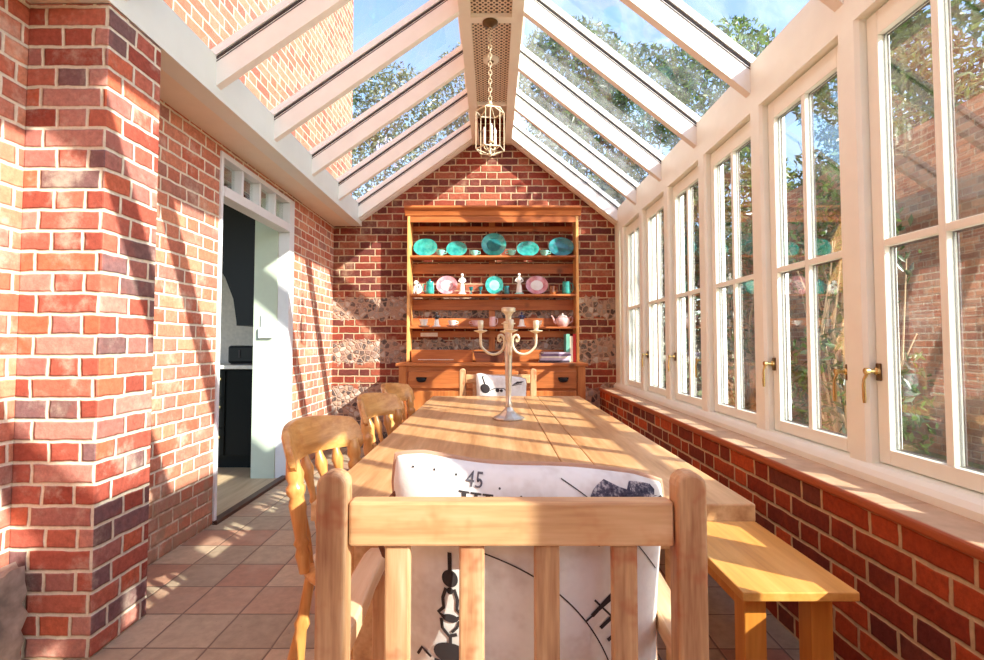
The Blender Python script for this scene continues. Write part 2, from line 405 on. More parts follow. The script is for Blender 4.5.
# ------------------------------------------------------------------ key dimensions
XL, XR = -1.70, 1.13; YB, YF = 5.35, -1.9
BL, BR = -1.40, 1.30             # inner faces of the wall-plate beams
RZ = 3.24                         # underside of ridge box
KL, KR = .712, .803               # roof slopes (rafter undersides)
ZL, ZR = 2.40, 2.357              # rafter underside height at beam faces
POSTS = [1.82 + .65*k for k in range(-5, 6)]      # centres along Y
RAFT = [1.85 + .675*k for k in range(-5, 6)]

# ------------------------------------------------------------------ floor and walls
bm = B(); box(bm, XL-.03, 1.4, YF-.2, YB+.05, -.1, 0); struct('floor', bm, 'floor')
# left wall with door opening y 3.10..4.26, z<2.31; the same wall rises above the roof as the house wall
DY0, DY1, DZ = 3.10, 4.26, 2.30
bm = B()
box(bm, -1.97, XL, YF, DY0, 0, 2.52); box(bm, -1.97, XL, DY1, YB+.3, 0, 2.52); box(bm, -1.97, XL, DY0, DY1, DZ, 2.52)
struct('wall_left', bm, 'brick_left')
bm = B(); box(bm, -1.97, XL+.0, YF-1, 6.0, 2.52, 7.2)
struct('wall_house', bm, 'brick_house', 'sunlit brick house wall rising above the glass roof on the left', 'wall')
bm = B(); box(bm, XL, BL-.003, 1.80, 2.09, 0, 2.345)
struct('wall_pillar', bm, 'brick_pillar', 'square brick pillar standing against the left wall', 'pillar', bevel=.006)
# rough plinth before the pillar
bm = B()
for i in range(5):
    for j in range(4):
        pass
bmesh.ops.create_cube(bm, size=1, matrix=Matrix.Translation((-1.665, 1.60, .16)) @ Matrix.Diagonal((.09, .36, .34, 1)))
bmesh.ops.subdivide_edges(bm, edges=bm.edges[:], cuts=7, use_grid_fill=True)
for v in bm.verts:
    v.co += Vector([random.uniform(-.010, .010) for _ in range(3)])
t_ = plain('rough_stone', C(168,152,138), .9, var=.25, scale=14); M['rough'] = t_
struct('trim_20', bm, 'rough', 'rough grey stone block low on the left wall before the pillar', 'stone', smooth=True, ang=60)
# dwarf wall right
bm = B(); box(bm, XR, 1.42, YF, YB, 0, .598); struct('wall_right', bm, 'brick_right')
bm = B(); box(bm, 1.115, 1.40, YF, YB-.002, .598, .632); struct('trim_1', bm, 'sill', 'buff tiled window sill with red rounded edge', 'sill', bevel=.012, segs=3)
# back wall gable
def zroofL(x): return ZL + KL*(x-BL) + .15
def zroofR(x): return ZR - KR*(x-BR) + .15
gp = [(XL-.02, 0), (1.42, 0), (1.42, 2.50), (1.42, zroofR(1.42)), (.2, zroofR(.2)), (-.22, zroofL(-.22)), (XL-.02, zroofL(XL-.02))]
bm = B(); prism(bm, [gp[0], gp[1], gp[3], gp[4], (.2, 3.56), (-.22, 3.56), gp[5], gp[6]], YB, YB+.25); struct('wall_back', bm, 'brick_back')
# front end behind the viewer: brick to sill height, plaster gable above
bm = B(); prism(bm, [gp[0], gp[1], (1.42, 2.3), (XL-.02, 2.3)], YF-.2, YF); struct('wall_front', bm, 'brick_left')
# ------------------------------------------------------------------ beams, soffit, ridge
bm = B(); box(bm, BL-.11, BL, YF, YB-.002, 2.347, 2.555); struct('trim_2', bm, 'beam_paint', 'long pale wall plate beam along the left eaves', 'beam')
bm = B(); box(bm, XL, BL-.11, YF, YB-.002, 2.347, 2.40); struct('ceiling', bm, 'soffit_paint', 'cream painted soffit under the left eaves', 'soffit')
bm = B(); box(bm, BR, BR+.16, YF, YB-.002, 2.262, 2.505); struct('trim_3', bm, 'window_paint', 'long cream wall plate beam above the windows', 'beam')
# ridge
bm = B()
for x0, x1 in ((-.22, -.145), (.125, .20)): box(bm, x0, x1, YF, YB-.002, RZ, RZ+.03)
box(bm, -.22, -.20, YF, YB-.002, RZ+.03, 3.52); box(bm, .18, .20, YF, YB-.002, RZ+.03, 3.52); box(bm, -.26, .24, YF, YB+.1, 3.52, 3.55)
for y in (-.95, .05, 1.1, 2.17, 3.27): box(bm, -.145, .125, y-.03, y+.03, RZ, RZ+.03)
box(bm, -.145, .125, 4.46, 4.49, RZ+.0, RZ+.03)
struct('trim_4', bm, 'white_paint', 'cream ridge box running along the roof apex', 'ridge box')
bm = B(); box(bm, -.20, .18, YF, 4.46, RZ+.031, RZ+.045); struct('trim_5', bm, 'cane', 'perforated grille panels inset in the ridge box', 'grille')
# smoke alarm like white disc under grille
bm = B(); lathe(bm, [(0,-.022),(.045,-.022),(.06,-.014),(.062,0),(0,0)], 28); a_ = obj('smoke_alarm', bm, 'white_paint', smooth=True)
a_.location = (-.015, 3.78, RZ+.031); tag(a_, 'small round white disc fixed to the perforated ridge grille', 'smoke alarm')
bm = B(); lathe(bm, [(0,-.026),(.02,-.026),(.024,-.022),(0,-.0221)], 20); obj('sensor_cap', bm, 'bronze', a_)

# rafters
def roof_pt(side, x, off):
    """point on rafter underside plane + vertical offset"""
    return (ZL + KL*(x-BL) if side < 0 else ZR - KR*(x-BR)) + off
ri = 30
for side in (-1, 1):
    x0, x1 = (BL, -.22) if side < 0 else (BR, .20)
    xe = x0 + (x0-x1)*.0
    for i, y in enumerate(RAFT):
        bm = B()
        def slab(bm, ya, yb, za, zb, xa=x0, xb=x1):
            prism(bm, [(xa, roof_pt(side, xa, za)), (xb, roof_pt(side, xb, za)), (xb, roof_pt(side, xb, zb)), (xa, roof_pt(side, xa, zb))], ya, yb)
        slab(bm, y-.024, y+.024, 0, .135)
        r = struct('trim_%d' % ri, bm, 'roof_paint'); ri += 1
        r['category'] = 'rafter'; r['label'] = 'white painted rafter of the glass roof, %s slope' % ('left' if side < 0 else 'right')
        r['group'] = 'rafters of the %s roof slope' % ('left' if side < 0 else 'right')
        bm = B()
        xo = x0 + (.10 if side > 0 else -.10)
        slab(bm, y-.034, y+.034, .1535, .20, xo, x1)
        obj('glazing_cap', bm, 'roof_paint', r)
        bm = B()
        slab(bm, y-.0265, y+.0265, .123, .128); slab(bm, y-.0275, y+.0275, .139, .149)
        obj('rubber_seal', bm, 'seal', r)
    # panes
    for i in range(-1, len(RAFT)):
        ya = RAFT[i]+.026 if i >= 0 else YF; yb = RAFT[i+1]-.026 if i+1 < len(RAFT) else YB
        if yb-ya < .15: continue
        bm = B()
        xo = x0 + (.12 if side > 0 else -.12)
        z = .15
        vs = [bm.verts.new(p) for p in ((xo, ya, roof_pt(side, xo, z)), (x1, ya, roof_pt(side, x1, z)), (x1, yb, roof_pt(side, x1, z)), (xo, yb, roof_pt(side, xo, z)))]
        bm.faces.new(vs)
        g = struct('window_%d' % ri, bm, 'roof_glass'); ri += 1
        g['category'] = 'roof pane'; g['label'] = 'sloping glass pane between rafters of the %s roof slope' % ('left' if side < 0 else 'right')
        g['group'] = 'glass panes of the %s roof slope' % ('left' if side < 0 else 'right')
# barge strip against gable wall
for k, side in enumerate((-1, 1)):
    x0, x1 = (BL, -.22) if side < 0 else (BR, .20)
    bm = B(); prism(bm, [(x0, roof_pt(side, x0, -.005)), (x1, roof_pt(side, x1, -.005)), (x1, roof_pt(side, x1, .15)), (x0, roof_pt(side, x0, .15))], 5.255, YB-.002)
    struct('trim_%d' % (6+k), bm, 'roof_paint', 'white board against the gable wall, %s slope' % ('left' if side < 0 else 'right'), 'trim')

# ------------------------------------------------------------------ window run
bm = B()
prism(bm, [(1.272, .632), (1.272, .655), (1.285, .672), (1.30, .684), (1.42, .69), (1.42, .632)], YF, YB-.002)
struct('trim_8', bm, 'window_paint', 'moulded cream bottom rail of the window frame', 'window rail')
for k, y in enumerate(POSTS):
    bm = B()
    w = .052
    prism(bm, [(BR+.0, y-w+.012), (BR+.012, y-w), (BR+.12, y-w), (BR+.12, y+w), (BR+.012, y+w), (BR, y+w-.012)], .684, 2.262, 'z')
    p = struct('trim_%d' % (10+k), bm, 'window_paint'); p['category'] = 'window post'
    p['label'] = 'cream upright post between the casement windows'; p['group'] = 'posts between the casement windows'
bm = B(); box(bm, BR-.0, BR+.12, 5.17, YB-.002, .684, 2.262); struct('trim_9', bm, 'window_paint', 'wide cream end post against the gable wall', 'window post')
bm = B(); box(bm, BR, BR+.12, YF, YF+.2, .684, 2.262); struct('trim_21', bm, 'window_paint')
def fastener(parent, y, zc, hs=1):
    """brass window fastener: two plates, pivot and a hanging tapered lever"""
    h = obj('window_handle', (lambda b: (box(b, 1.327, 1.336, y-.010, y+.010, zc-.03, zc+.03), b)[1])(B()), 'bronze', parent, bevel=.003)
    b = B(); lathe(b, [(0,0),(.013,0),(.013,.008),(.007,.012),(.007,.03),(.011,.032),(.011,.044),(0,.046)], 14, M4=Matrix.Translation((1.328, y, zc+.003)) @ Matrix.Rotation(-pi/2, 4, 'Y'))
    obj('pivot', b, 'brass', h, smooth=True)
    b = B(); tube(b, [(1.294, y, zc+.004), (1.290, y+.004, zc-.012), (1.287, y+.010, zc-.028), (1.287, y+.012, zc-.045), (1.288, y+.012, zc-.09), (1.288, y+.012, zc-.108)], [.0065,.0055,.0048,.0055,.0065,.005], 10)
    obj('lever', b, 'brass', h, smooth=True)
HANDLE = {}  # bay index -> list of ('far'|'near')
wi = 1
for k in range(len(POSTS)-1):
    y0, y1 = POSTS[k]+.052, POSTS[k+1]-.052
    if k == len(POSTS)-2: pass
    X0, X1 = 1.336, 1.380
    z0, z1 = .690, 2.256
    s = .052; yc = (y0+y1)/2; zm = 1.442
    bm = B()
    box(bm, X0, X1, y0+.002, y0+s, z0, z1); box(bm, X0, X1, y1-s, y1-.002, z0, z1)
    box(bm, X0, X1, y0+s, y1-s, z0, z0+.05); box(bm, X0, X1, y0+s, y1-s, z1-.085, z1)
    box(bm, X0+.002, X1-.002, yc-.013, yc+.013, z0+.05, z1-.085)
    for ya, yb in ((y0+s, yc-.013), (yc+.013, y1-s)): box(bm, X0+.002, X1-.002, ya, yb, zm-.013, zm+.013)
    w = struct('window_%d' % wi, bm, 'window_paint', bevel=.003); wi += 1
    w['category'] = 'window'
    names = {9: 'cream four-pane casement window furthest away, next to the gable wall', 8: 'cream four-pane casement window, second from the gable wall',
             7: 'cream four-pane casement window, third from the gable wall', 6: 'cream four-pane casement window, fourth from the gable wall', 5: 'cream four-pane casement window, second nearest on the right',
             4: 'large nearest four-pane casement window cut by the right edge'}
    w['label'] = names.get(k, 'cream casement window of the right-hand run, out of view')
    if k < 4: w['group'] = 'casement windows out of view'
    bm = B(); box(bm, 1.352, 1.356, y0+s, y1-s, z0+.05, z1-.085)
    obj('pane', bm, 'glass', w)
    bm = B()
    for ya, yb in ((y0+s, yc-.013), (yc+.013, y1-s)):
        for za, zb in ((z0+.05, zm-.013), (zm+.013, z1-.085)):
            for xx in (1.3575, 1.370):
                for (a, b_, c, d) in ((ya, ya+.004, za, zb), (yb-.004, yb, za, zb), (ya, yb, za, za+.004), (ya, yb, zb-.004, zb)):
                    box(bm, xx, xx+.004, a, b_, c, d)
    obj('glazing_spacer', bm, 'seal', w)
    if k in (4, 5, 7, 8): fastener(w, y1-.018, 1.0)
    if k in (5, 7): fastener(w, y0+.03, .99)

# ------------------------------------------------------------------ door opening, frame, transom
bm = B(); f = .045
X0, X1 = XL-.08, XL+.012
box(bm, X0, X1, DY0, DY0+.03, 0, DZ); box(bm, X0, X1, DY1-.10, DY1, 0, DZ)
box(bm, X0, X1, DY0+.03, DY1-.10, DZ-.035, DZ); box(bm, X0, X1+.01, DY0+.03, DY1-.10, 2.02, 2.085)
n = 4; wbay = (DY1-.10-DY0-.03)/n
for i in range(1, n): y = DY0+.03+wbay*i; box(bm, X0+.01, X1-.01, y-.014, y+.014, 2.085, DZ-.035)
d = struct('door_1', bm, 'door_white', 'white door frame with a four-pane transom light', 'door frame', bevel=.003)
bm = B(); box(bm, XL-.05, XL-.046, DY0+.03, DY1-.10, 2.085, DZ-.035); obj('transom_pane', bm, 'glass', d)
bm = B(); box(bm, XL-.27, XL-.08, DY0-.0, DY0+.012, 0, DZ); box(bm, XL-.27, XL-.08, DY1-.112, DY1, 0, DZ); obj('door_lining', bm, 'pale_green', d)
bm = B(); box(bm, XL-.02, XL+.03, DY0, DY1-.10, 0, .022); obj('threshold', bm, 'threshold', d)
sw = thing('light_switch', 'white double switch plate on the pale door lining', 'light switch', (XL-.17, DY1-.113, 1.23))
bm = B(); box(bm, -.035, .035, -.010, 0, -.002, .10); obj('back_plate', bm, 'door_white', sw, bevel=.003)
bm = B(); box(bm, -.05, .06, -.022, 0, -.09, -.004); obj('thermostat', bm, 'door_white', sw, bevel=.004)
bm = B(); box(bm, -.012, .012, -.014, -.010, .035, .065); obj('rocker', bm, 'paper', sw)
# ------------------------------------------------------------------ kitchen beyond
bm = B(); box(bm, -5.2, XL-.03, 2.2, 5.4, -.1, 0); struct('floor_kitchen', bm, 'kfloor', 'pale boarded kitchen floor beyond the doorway', 'floor')
bm = B(); box(bm, -5.2, -1.97, 5.06, 5.2, 0, 2.6); struct('wall_kitchen', bm, 'kitchen_wall', 'pale kitchen wall beyond the doorway', 'wall')
bm = B(); box(bm, -5.2, -1.97, 2.2, 5.2, 2.6, 2.7); struct('ceiling_kitchen', bm, 'kitchen_wall', 'kitchen ceiling beyond the doorway', 'ceiling')
bm = B(); box(bm, -5.3, -5.2, 2.2, 5.2, 1.9, 2.6); box(bm, -5.3, -5.2, 2.2, 5.2, 0, 1.0); box(bm, -5.3, -5.2, 2.2, 3.6, 1.0, 1.9); struct('wall_kitchen_side', bm, 'kitchen_wall', 'kitchen side wall beyond the doorway', 'wall')
cab = thing('kitchen_cabinet', 'dark green kitchen base cabinet with brass knobs beyond the doorway', 'cabinet', (-2.5, 4.46, 0))
bm = B(); box(bm, -.5, .50, 0, .58, .10, .87); box(bm, -.5, .50, .05, .58, 0, .10); obj('body', bm, 'dark_green', cab)
for za, zb in ((.62, .855), (.36, .61), (.12, .35)):
    bm = B(); box(bm, -.46, .15, -.018, -.001, za, zb); dr = obj('drawer', bm, 'dark_green', cab, bevel=.003)
    bm = B(); lathe(bm, [(0,0),(.008,0),(.007,.012),(.016,.018),(.016,.026),(0,.03)], 16, M4=Matrix.Translation((.11, -.017, zb-.07)) @ Matrix.Rotation(pi/2, 4, 'X')); obj('knob', bm, 'brass', dr, smooth=True)
bm = B(); box(bm, .17, .48, -.018, -.001, .12, .855); obj('cabinet_door', bm, 'dark_green', cab, bevel=.003)
bm = B(); box(bm, -3.1, -1.98, 4.42, 5.055, .872, .905); w = obj('kitchen_worktop', bm, 'worktop', bevel=.003); tag(w, 'pale stone worktop over the dark kitchen cabinet', 'worktop')
tw = thing('wall_cupboard', 'tall black wall cupboard hanging in the dark kitchen', 'cupboard', (-2.35, 4.62, 1.26))
bm = B(); box(bm, .0, .37, 0, .42, 0, 1.32); obj('body', bm, 'black', tw)
bm = B(); prism(bm, [(-.42, 1.3), (.0, 1.3), (.0, .0), (-.02, .0), (-.06, .25), (-.14, .45), (-.26, .62), (-.42, .70)], .05, .4); obj('curved_hood', bm, 'black', tw, smooth=True)
ts = thing('toaster', 'black toaster standing on the kitchen worktop', 'toaster', (-2.28, 4.62, .906))
bm = B(); box(bm, -.11, .13, -.07, .09, .01, .17); obj('body', bm, 'black', ts, bevel=.02)
bm = B(); box(bm, -.09, .11, -.05, .07, 0, .012); obj('base', bm, 'seal', ts)
bm = B(); box(bm, -.006, .006, -.078, -.07, .06, .13); obj('lever', bm, 'seal', ts)

# ------------------------------------------------------------------ dining table
TX0, TX1, TY0, TY1, TZ = -.376, .54, 1.05, 3.16, .77
tab = thing('dining_table', 'long pale oak plank dining table running down the room', 'table', ((TX0+TX1)/2, (TY0+TY1)/2, 0))
hx, hy = (TX1-TX0)/2, (TY1-TY0)/2
xs = [-hx, .108, .194, hx]
for i in range(3):
    bm = B(); box(bm, xs[i]+.0012, xs[i+1]-.0012, -hy, hy, TZ-.036, TZ); obj('top_plank', bm, 'table_wood', tab, bevel=.003)
bm = B(); 
for sx in (-1, 1): box(bm, sx*(hx-.09)-.011, sx*(hx-.09)+.011, -hy+.10, hy-.62, TZ-.13, TZ-.037)
for y in (-hy+.10, hy-.66): box(bm, -hx+.10, hx-.10, y, y+.022, TZ-.13, TZ-.037)
obj('apron', bm, 'table_wood', tab)
for sx in (-1, 1):
    for y in (-hy+.13, hy-.66):
        bm = B(); x = sx*(hx-.10); box(bm, x-.035, x+.035, y-.035, y+.035, 0, TZ-.037); obj('leg', bm, 'table_wood', tab, bevel=.005)

# ------------------------------------------------------------------ bench
bx0, bx1, by0, by1, bz = .652, .957, 1.345, 2.95, .45
bn = thing('bench', 'honey oak bench between the table and the brick wall', 'bench', ((bx0+bx1)/2, (by0+by1)/2, 0))
hw, hl = (bx1-bx0)/2, (by1-by0)/2
bm = B(); box(bm, -hw, hw, -hl, hl, bz-.024, bz); obj('seat', bm, 'bench_wood', bn, bevel=.003)
bm = B()
for sx in (-1, 1): box(bm, sx*(hw-.045)-.009, sx*(hw-.045)+.009, -hl+.12, hl-.12, bz-.085, bz-.025)
obj('apron', bm, 'bench_leg', bn)
for sx in (-1, 1):
    for sy in (-1, 1):
        bm = B(); x = sx*(hw-.050-.012); y = sy*(hl-.09); box(bm, x-.030, x+.030, y-.030, y+.030, 0, bz-.025); obj('leg', bm, 'bench_leg', bn, bevel=.003)

# ------------------------------------------------------------------ slat-back armchair (near and far end of the table)
def slat_chair(loc, rotz, label):
    t = thing('dining_armchair', label, 'chair', loc, rotz, 'pale slat-back armchairs at the table ends')
    H = .927; W = .260
    for sx in (-1, 1):
        bm = B()
        # back post: front face .042 wide, arched top
        n = 8; x = sx*(W-.0203)
        outline = [(x-.0203, 0), (x+.0203, 0), (x+.0203, H-.018)]
        outline += [(x+.0203*cos(a), H-.018+.018*sin(a)) for a in [pi*i/n for i in range(1, n)]]
        outline += [(x-.0203, H-.018)]
        prism(bm, outline, -.017, .017)
        obj('back_post', bm, 'oldwood_v', t, bevel=.005, segs=3)
    bm = B(); box(bm, -W+.042, W-.042, -.010, .018, .828, .887); obj('top_rail', bm, 'oldwood_x', t, bevel=.004)
    for x in (-.1535, -.053, .0485, .1535):
        bm = B(); box(bm, x-.017, x+.017, -.003, .013, .475, .828); obj('back_slat', bm, 'oldwood_v', t, bevel=.003)
    bm = B(); box(bm, -W+.042, W-.042, -.010, .018, .43, .475); obj('lower_rail', bm, 'oldwood_x', t, bevel=.003)
    bm = B(); prism(bm, [(-W+.01, .02), (W-.01, .02), (W-.02, .39), (-W+.02, .39)], .452, .490, 'z'); obj('seat', bm, 'oldwood_y', t, bevel=.006)
    bm = B()
    for sx in (-1, 1): beam(bm, (sx*(W-.035), .02, .40), (sx*(W-.045), .35, .40), .02, .055)
    beam(bm, (-W+.05, .345, .40), (W-.05, .345, .40), .02, .055); obj('seat_rail', bm, 'oldwood_y', t)
    for sx in (-1, 1):
        bm = B(); x = sx*(W-.025); box(bm, x-.018, x+.018, .28, .316, 0, .661); obj('front_leg', bm, 'oldwood_v', t, bevel=.003)
        bm = B()
        pts = [(sx*(W-.011), .018, .668), (sx*(W-.010), .12, .672), (sx*(W-.006), .22, .676), (sx*(W-.006), .30, .676), (sx*(W-.008), .345, .670)]
        ring = []
        for (x, y, z) in pts:
            wd, hh = .021, .017
            ring.append([bm.verts.new((x+i*wd, y, z+j*hh)) for i, j in ((-1,-1),(1,-1),(1,1),(-1,1))])
        for a, b in zip(ring, ring[1:]):
            for i in range(4): bm.faces.new((a[i], a[(i+1)%4], b[(i+1)%4], b[i]))
        bm.faces.new(ring[0][::-1]); bm.faces.new(ring[-1])
        obj('arm', bm, 'oldwood_y', t, bevel=.005)
    for sx in (-1, 1):
        bm = B(); beam(bm, (sx*(W-.03), .017, .18), (sx*(W-.035), .30, .18), .018, .03); obj('stretcher', bm, 'oldwood_y', t)
    return t
near_chair = slat_chair((.0245, .695, 0), 0, 'large pale slat-back armchair in the foreground, back to the viewer')
far_chair = copy_tree(near_chair); far_chair.location = (.034, 3.44, 0); far_chair.rotation_euler[2] = pi
far_chair['label'] = 'pale slat-back armchair at the far end of the table by the dresser'

# ------------------------------------------------------------------ cushions
HS = .205
def pil(a, b, side=-1, lift=0):
    """pillow surface; a across, b up in [-1,1]; side -1 faces the viewer"""
    ea, eb = 1-abs(a)**2.6, 1-abs(b)**2.6
    th = .070*max(0, ea*eb)**.42
    pinch = .005*(1-a*a); pinb = .012*(1-b*b)
    x = a*(HS - pinb*abs(a)); z = b*(HS-pinch*abs(b))
    z += (-.018*a + .003*sin(a*5))*(.5+.5*b)
    cr = max(0, (a*a+b*b)-1.55)/.45; x *= 1-.05*cr; z *= 1-.05*cr
    wr = .004*sin(a*7+b*3)*max(0, ea*eb)
    return Vector((x, side*(th+wr*.5+lift), z))
def pillow(loc, rot, label, detailed=True):
    t = thing('cushion', label, 'cushion', loc, 0, 'clock print cushions on the armchairs')
    t.rotation_euler = rot
    bm = B(); n = 40
    g = lambda i: -cos(pi*i/n)
    F = [[bm.verts.new(pil(g(i), g(j), -1)) for j in range(n+1)] for i in range(n+1)]
    K = [[F[i][j] if i in (0, n) or j in (0, n) else bm.verts.new(pil(g(i), g(j), 1)) for j in range(n+1)] for i in range(n+1)]
    for i in range(n):
        for j in range(n):
            bm.faces.new((F[i][j], F[i+1][j], F[i+1][j+1], F[i][j+1]))
            q = (K[i][j], K[i][j+1], K[i+1][j+1], K[i+1][j])
            if len(set(q)) == 4 and q != (F[i][j], F[i][j+1], F[i+1][j+1], F[i+1][j]):
                try: bm.faces.new(q)
                except ValueError: pass
    obj('cover', bm, 'linen', t, smooth=True, ang=80)
    bm = B(); e = []
    for i in range(24): e.append(pil(-1+i/12, 1))
    for i in range(24): e.append(pil(1, 1-i/12))
    for i in range(24): e.append(pil(1-i/12, -1))
    for i in range(24): e.append(pil(-1, -1+i/12))
    tube(bm, e, .0042, 8, closed=True); obj('piping', bm, 'piping', t, smooth=True)
    # ink decals following the surface
    def S(x, z, lift=.0012, side=-1):
        a, b = max(-.985, min(.985, x/HS)), max(-.985, min(.985, z/HS))
        return pil(a, b, side, lift)
    def stroke(bm, pts, w, seg=1):
        P = []
        for (p, q) in zip(pts, pts[1:]):
            L = math.hypot(q[0]-p[0], q[1]-p[1]); m = max(1, int(L/.006))
            for k in range(m): P.append((p[0]+(q[0]-p[0])*k/m, p[1]+(q[1]-p[1])*k/m))
        P.append(pts[-1]); rows = []
        for i, p in enumerate(P):
            a, b = P[max(0, i-1)], P[min(len(P)-1, i+1)]
            dx, dz = b[0]-a[0], b[1]-a[1]; L = math.hypot(dx, dz) or 1
            nx, nz = -dz/L*w/2, dx/L*w/2
            rows.append((bm.verts.new(S(p[0]+nx, p[1]+nz)), bm.verts.new(S(p[0]-nx, p[1]-nz))))
        for a, b in zip(rows, rows[1:]): bm.faces.new((a[0], a[1], b[1], b[0]))
    def disc(bm, x, z, r, rz=None, n=24):
        rz = rz or r
        prev = None
        for q in (1.0, .66, .33):
            ring = [bm.verts.new(S(x+r*q*cos(2*pi*k/n), z+rz*q*sin(2*pi*k/n))) for k in range(n)]
            if prev:
                for k in range(n): bm.faces.new((prev[k], prev[(k+1)%n], ring[(k+1)%n], ring[k]))
            prev = ring
        bm.faces.new(prev)
    def text(bm, s, x, z, size, shear=0, rot=0):
        cu = bpy.data.curves.new('t', 'FONT'); cu.body = s; cu.size = size; cu.align_x = 'CENTER'; cu.shear = shear; cu.resolution_u = 4
        to = bpy.data.objects.new('t', cu); col.objects.link(to)
        me = bpy.data.meshes.new_from_object(to); bpy.data.objects.remove(to)
        b2 = bmesh.new(); b2.from_mesh(me); bmesh.ops.triangulate(b2, faces=b2.faces)
        mp = {}
        for v in b2.verts:
            px, pz = v.co.x*cos(rot)-v.co.y*sin(rot), v.co.x*sin(rot)+v.co.y*cos(rot)
            mp[v] = bm.verts.new(S(x+px, z+pz, .002))
        for f_ in b2.faces: bm.faces.new([mp[v] for v in f_.verts])
        b2.free()
    return t, S, stroke, disc, text
near_cushion, S, stroke, disc, text = pillow((.055, .814, .708), (R(8), 0, R(0)), 'white cushion with a dark clock-face print on the foreground armchair')
near_cushion.scale = (1.04, 1.04, 1.04)
def serif_I(bm, x, z0, z1, w=.0045, slab=.012):
    stroke(bm, [(x, z0), (x, z1)], w)
    for z in (z0, z1): stroke(bm, [(x-slab/2, z), (x+slab/2, z)], .0025)
def clock_print(t, stroke, disc, text, cx=-.126, cz=-.153, Rr=.257):
    bm = B()
    for rr, w_ in ((Rr, .002), (Rr+.131, .0014)):
        pts = [(cx+rr*cos(a), cz+rr*sin(a)) for a in [R(100-1.5*i) for i in range(-12, 60)]]
        pts = [p for p in pts if -.19 < p[0] < .19 and -.19 < p[1] < .196]
        stroke(bm, pts, w_)
    for i in range(12):
        a = R(97-5.2*i); x, z = cx+(Rr+.089)*cos(a), cz+(Rr+.089)*sin(a)
        if -.18 < x < .185 and z < .197: disc(bm, x, z, .0016, n=8)
    for k, x in enumerate((-.094, -.077, -.060)): serif_I(bm, x, .125, .174, .0065 if k != 1 else .005, .015)
    a0 = R(33)
    for q in (-.028, .0, .028):
        a = a0+q*3; x0, z0 = cx+(Rr+.012)*cos(a), cz+(Rr+.012)*sin(a); x1, z1 = cx+(Rr+.055)*cos(a+.02), cz+(Rr+.055)*sin(a+.02)
        if x1 < .18: stroke(bm, [(x0, z0), (x1, z1)], .006)
    stroke(bm, [(.078, .005), (.115, .035)], .003); stroke(bm, [(.09, .035), (.122, .005)], .003)
    obj('printed_clock_ring', bm, 'ink', t)
    bm = B(); text(bm, '45', -.080, .1815, .026, .15); obj('printed_numeral', bm, 'ink_grey', t)
    bm = B()
    X = -.116; dz = .039; _st, _di = stroke, disc
    stroke = lambda b, p, w: _st(b, [(q[0], q[1]+dz) for q in p], w)
    disc = lambda b, x, z, *r: _di(b, x, z+dz, *r)
    stroke(bm, [(X, .052), (X, .024)], .006); disc(bm, X, .016, .012)
    disc(bm, X, -.001, .005)
    stroke(bm, [(X-.006, .002), (X-.011, -.012), (X-.010, -.026), (X-.018, -.034), (X-.006, -.042)], .005)
    stroke(bm, [(X+.006, .002), (X+.011, -.012), (X+.010, -.026), (X+.018, -.034), (X+.006, -.042)], .005)
    disc(bm, X, -.040, .012, .006)
    stroke(bm, [(X-.014, -.042), (X-.012, -.056), (X-.002, -.066), (X+.010, -.062)], .005)
    stroke(bm, [(X+.014, -.042), (X+.010, -.052), (X+.002, -.060)], .004)
    stroke(bm, [(X, -.064), (X, -.080)], .005); disc(bm, X, -.092, .026, .016)
    stroke(bm, [(X-.03, -.105), (X-.045, -.095), (X-.052, -.108)], .004); disc(bm, X+.045, -.108, .014, .006)
    stroke(bm, [(X-.025, -.108), (X+.05, -.112)], .006)
    obj('printed_clock_hand', bm, 'ink', t)
clock_print(near_cushion, stroke, disc, text)
# dark floral corner patch
bm = B(); rnd = random.Random(3); n = 30; rings = []
wob = [1+.28*sin(5*2*pi*k/n+1)+.15*sin(9*2*pi*k/n) for k in range(n)]
for q in (1, .75, .5, .25):
    rings.append([bm.verts.new(S(min(.200,   .150+.058*q*wob[k]*cos(2*pi*k/n)), min(.199, .168+.036*q*wob[k]*sin(2*pi*k/n)), .0012)) for k in range(n)])
for a, b in zip(rings, rings[1:]):
    for k in range(n): bm.faces.new((a[k], a[(k+1)%n], b[(k+1)%n], b[k]))
bm.faces.new(rings[-1])
obj('floral_patch', bm, 'floral', near_cushion, smooth=True)
bm = B(); tube(bm, [(-.186, -.01, .17), (-.212, -.02, .145), (-.222, -.02, .10), (-.212, -.02, .07), (-.19, -.02, .055)], .004, 8); obj('tie', bm, 'strap', near_cushion, smooth=True)
far_cushion, S2, stroke2, disc2, text2 = pillow((.055, 3.36, .715), (R(-6), 0, 0), 'small white and black printed cushion on the far armchair')
far_cushion.scale = (.84, .84, .84)
bm = B(); disc2(bm, -.13, .09, .040, .036); stroke2(bm, [(-.13, .12), (-.15, .175), (-.14, .185)], .012)
disc2(bm, -.03, .085, .016); disc2(bm, .0, .082, .012); stroke2(bm, [(-.09, .08), (-.05, .10), (.02, .10), (.05, .07)], .006)
for q in range(5): stroke2(bm, [(.09+.015*q, .13+.006*q), (.13+.012*q, .165+.002*q)], .006)
stroke2(bm, [(.085, .125), (.165, .15)], .005)
obj('printed_clock_hand', bm, 'ink', far_cushion)

